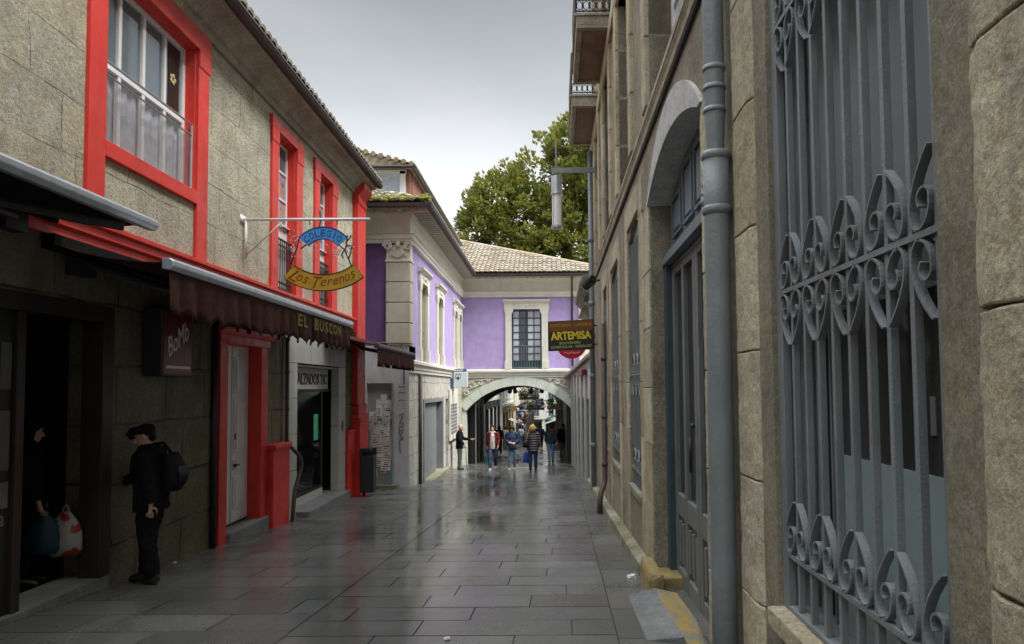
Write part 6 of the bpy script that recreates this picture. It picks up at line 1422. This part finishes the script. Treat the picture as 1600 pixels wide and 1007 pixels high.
# people under the arch
def hold(root, v): return wp(root, v)
x, y = at_px(718, 734)
r, V, HP, s, G = person('old man in dark jacket with a cane by the arch, one hand held out', x, y, R(-88), 1.74, dict(el=(-.22,.12,1.14), wl=(-.17,.44,1.10), dl=(0,1,.05), pl=(0,0,1), er=(.23,.03,1.12), wr=(.22,.20,.93), dr=(0,.5,-1), look=(0,1,-.05), head=(0,.05,1.575), neck=(0,.02,1.44)), dict(trousers=GREYT, jacket=BLK, shoes=SHOE, hair='bald', hair_c=GREYH, hem=.78, bulk=1.05))
root = thing('cane', hold(r, (.22,.30,0)), 'dark walking cane in the hand of the old man by the arch', 'cane', None, r.rotation_euler.z); ABS[root.name] = Vector((.22,.30,0)); m = MB(); m.tube([(.22,.30,0),(.22,.265,.86)], .012, 8); m.build('shaft', M['dark_wood'], root, True); m = MB(); m.tube([(.22,.265,.86),(.22,.25,.91),(.22,.20,.925),(.22,.16,.90)], .014, 8); m.build('handle', M['dark_wood'], root, True)
x, y = at_px(770, 735)
r, V, HP, s, G = person('woman in a burgundy jacket and white scarf walking towards us out of the arch', x, y, R(178), 1.68, dict(WALK, look=(.05,1,-.05)), dict(trousers=JEAN2, jacket=BURG, shoes=PALESHOE, hair='bob', hair_c=BROWNH, hem=.86, bulk=1.0))
g = MB(); g.tube([(0,.10*s,.80*s),(0,.13*s,1.1*s),(0,.125*s,1.33*s),(0,.09*s,1.42*s)], [(.035*s,.105*s),(.035*s,.095*s),(.03*s,.075*s),(.03*s,.05*s)], 12); G('jumper', g, KNIT)
g = MB(); g.tube([(.09*s*cos(a),.02*s+.085*s*sin(a),1.435*s+.01*sin(3*a)) for a in [2*pi*k/14 for k in range(15)]], .034*s, 8); g.tube([(.02*s,.115*s,1.42*s),(.03*s,.150*s,1.28*s),(.025*s,.155*s,1.10*s)], [(.02*s,.035*s)]*3, 8); G('scarf', g, KNIT)
hx = wp(r, V['wr']+Vector((0,.02,-.09))); root = thing('umbrella', (hx.x, hx.y, zf(hx.y)), 'furled green umbrella held by the woman in the burgundy jacket', 'umbrella'); ABS[root.name] = Vector((0,0,0)); hh = hx.z-zf(hx.y)
m = MB(); m.tube([(0,0,.05),(0,0,.12),(0,0,.35),(0,0,.62),(0,0,.68)], [.006,.018,.040,.034,.012], 10); m.build('canopy', cloth('green_nylon', (0.02,0.26,0.16), .45), root, True); m = MB(); m.tube([(0,0,0),(0,0,hh+.06)], .008, 6); m.tube([(0,0,hh+.06),(0,.02,hh+.10),(0,.06,hh+.09)], .012, 6); m.build('handle', M['black'], root, True)
x, y = at_px(800, 735)
r, V, HP, s, G = person('woman in a navy jacket and blue jeans looking down at her hands under the arch', x, y, R(182), 1.67, dict(er=(.24,-.02,1.14), wr=(.10,.20,1.06), dr=(-.8,.4,.1), el=(-.24,-.02,1.14), wl=(-.12,.20,1.04), dl=(.8,.4,0), look=(.05,1,-.75), head=(0,.05,1.575), ar=(.10,.09,.085), kr=(.09,.08,.50), al=(-.09,-.05,.085)), dict(trousers=LJEAN, jacket=NAVY, shoes=PALESHOE, hair='bob', hair_c=BROWNH, hem=.80, flare=.85))
root = thing('handbag', hold(r, (.0,.20,.78)), 'dark grey handbag held at the waist of the woman in the navy jacket', 'bag', None, r.rotation_euler.z); ABS[root.name] = Vector((0,.20,.78)); m = MB(); m.tube([(-.02,.2,.78),(-.02,.2,.86),(-.02,.2,.98)], [(.04,.14),(.055,.15),(.03,.12)], 12); m.build('body', CHAR, root, True); m = MB(); m.tube([(-.12,.19,.97),(-.17,.06,1.25),(-.10,.03,1.44)], .01, 5); m.build('strap', CHAR, root, True)
x, y = at_px(833, 736)
puff = NT('quilted_brown_jacket'); wv = puff.n('ShaderNodeTexWave', wave_type='BANDS', bands_direction='Z'); wv.inputs['Scale'].default_value = 3.6; wv.inputs['Distortion'].default_value = .6; puff.l(puff.tc.outputs['Object'], wv.inputs['Vector'])
pm = puff.fin(puff.mix(wv.outputs['Fac'], (0.012,0.009,0.010), (0.085,0.062,0.062)), .35, puff.bump(wv.outputs['Fac'], 1.0, .05))
r, V, HP, s, G = person('woman with curly blonde hair in a brown quilted jacket seen from behind', x, y, R(-3), 1.66, dict(er=(.25,.0,1.13), wr=(.29,-.02,.88), el=(-.25,-.04,1.12), wl=(-.24,.02,.86)), dict(trousers=JEAN2, jacket=pm, shoes=SHOE, hair='curly', hair_c=BLOND, hem=.74, bulk=1.18, flare=1.05))
b_ = wp(r, V['wl']+Vector((-.02,.03,-.12))); bag('bright blue shopping bag carried by the woman with curly blonde hair', (b_.x, b_.y, b_.z-.44), .24, .40, .12, plain('blue_plastic', (0.02,0.035,0.42), .4))
root = thing('handbag', hold(r, (-.24,-.06,.88)), 'brown shoulder bag on the arm of the woman with curly blonde hair', 'bag', None, r.rotation_euler.z); ABS[root.name] = Vector((-.24,-.06,.88)); m = MB(); m.tube([(-.26,-.08,.86),(-.26,-.08,.95),(-.26,-.08,1.06)], [(.05,.11),(.065,.12),(.04,.10)], 12); m.build('body', BLK, root, True); m = MB(); m.tube([(-.26,-.13,1.04),(-.21,-.15,1.25),(-.15,-.10,1.45),(-.15,.02,1.49),(-.22,.12,1.3),(-.27,.0,1.04)], .012, 5); m.build('strap', plain('tan_leather', (0.30,0.17,0.12), .5), root)
x, y = at_px(861, 724)
person('man in dark jacket and light blue jeans walking away under the arch', x, y, R(2), 1.70, dict(WALK, ar=(.08,.10,.085), kr=(.09,.08,.5), al=(-.08,-.10,.10)), dict(trousers=LJEAN, jacket=CHAR, shoes=SHOE, hair='short', hair_c=DARKH, hem=.86, bulk=1.08))
x, y = at_px(880, 718)
person('man all in black with grey trousers walking away at the right of the passage', x, y, R(-2), 1.76, dict(WALK, al=(-.08,-.08,.085)), dict(trousers=GREYT, jacket=BLK, shoes=SHOE, hair='short', hair_c=DARKH, hem=.80, bulk=1.22))
x, y = at_px(780, 712)
person('person in black walking away behind the woman in the burgundy jacket', x, y, R(0), 1.72, dict(WALK), dict(trousers=BLK, jacket=BLK, shoes=SHOE, hair='bob', hair_c=DARKH, hem=.75), vox=.02)
for lab, px, py, H, tr, jk, hc in (('distant person in pale clothes left of the street, seen between two women', 790, 703, 1.65, GREYT, KNIT, BROWNH), ('distant person in navy behind the shoulder of the curly blonde woman', 846, 701, 1.72, BLK, NAVY, DARKH),
                                   ('distant person in red between the two men walking away', 869, 699, 1.68, JEAN, cloth('red_coat', (0.45,0.03,0.04)), DARKH), ('distant person in white far down the street', 814, 695, 1.7, JEAN, cloth('white_shirt', (0.6,0.6,0.6)), BROWNH),
                                   ('distant person in pale blue at the far right of the passage', 876, 697, 1.72, CHAR, cloth('pale_blue_shirt', (0.35,0.42,0.6)), GREYH)):
    x, y = at_px(px, py); person(lab, x, y, R(170 if px % 2 else 8), H, dict(WALK), dict(trousers=tr, jacket=jk, shoes=SHOE, hair='short', hair_c=hc), vox=.03)
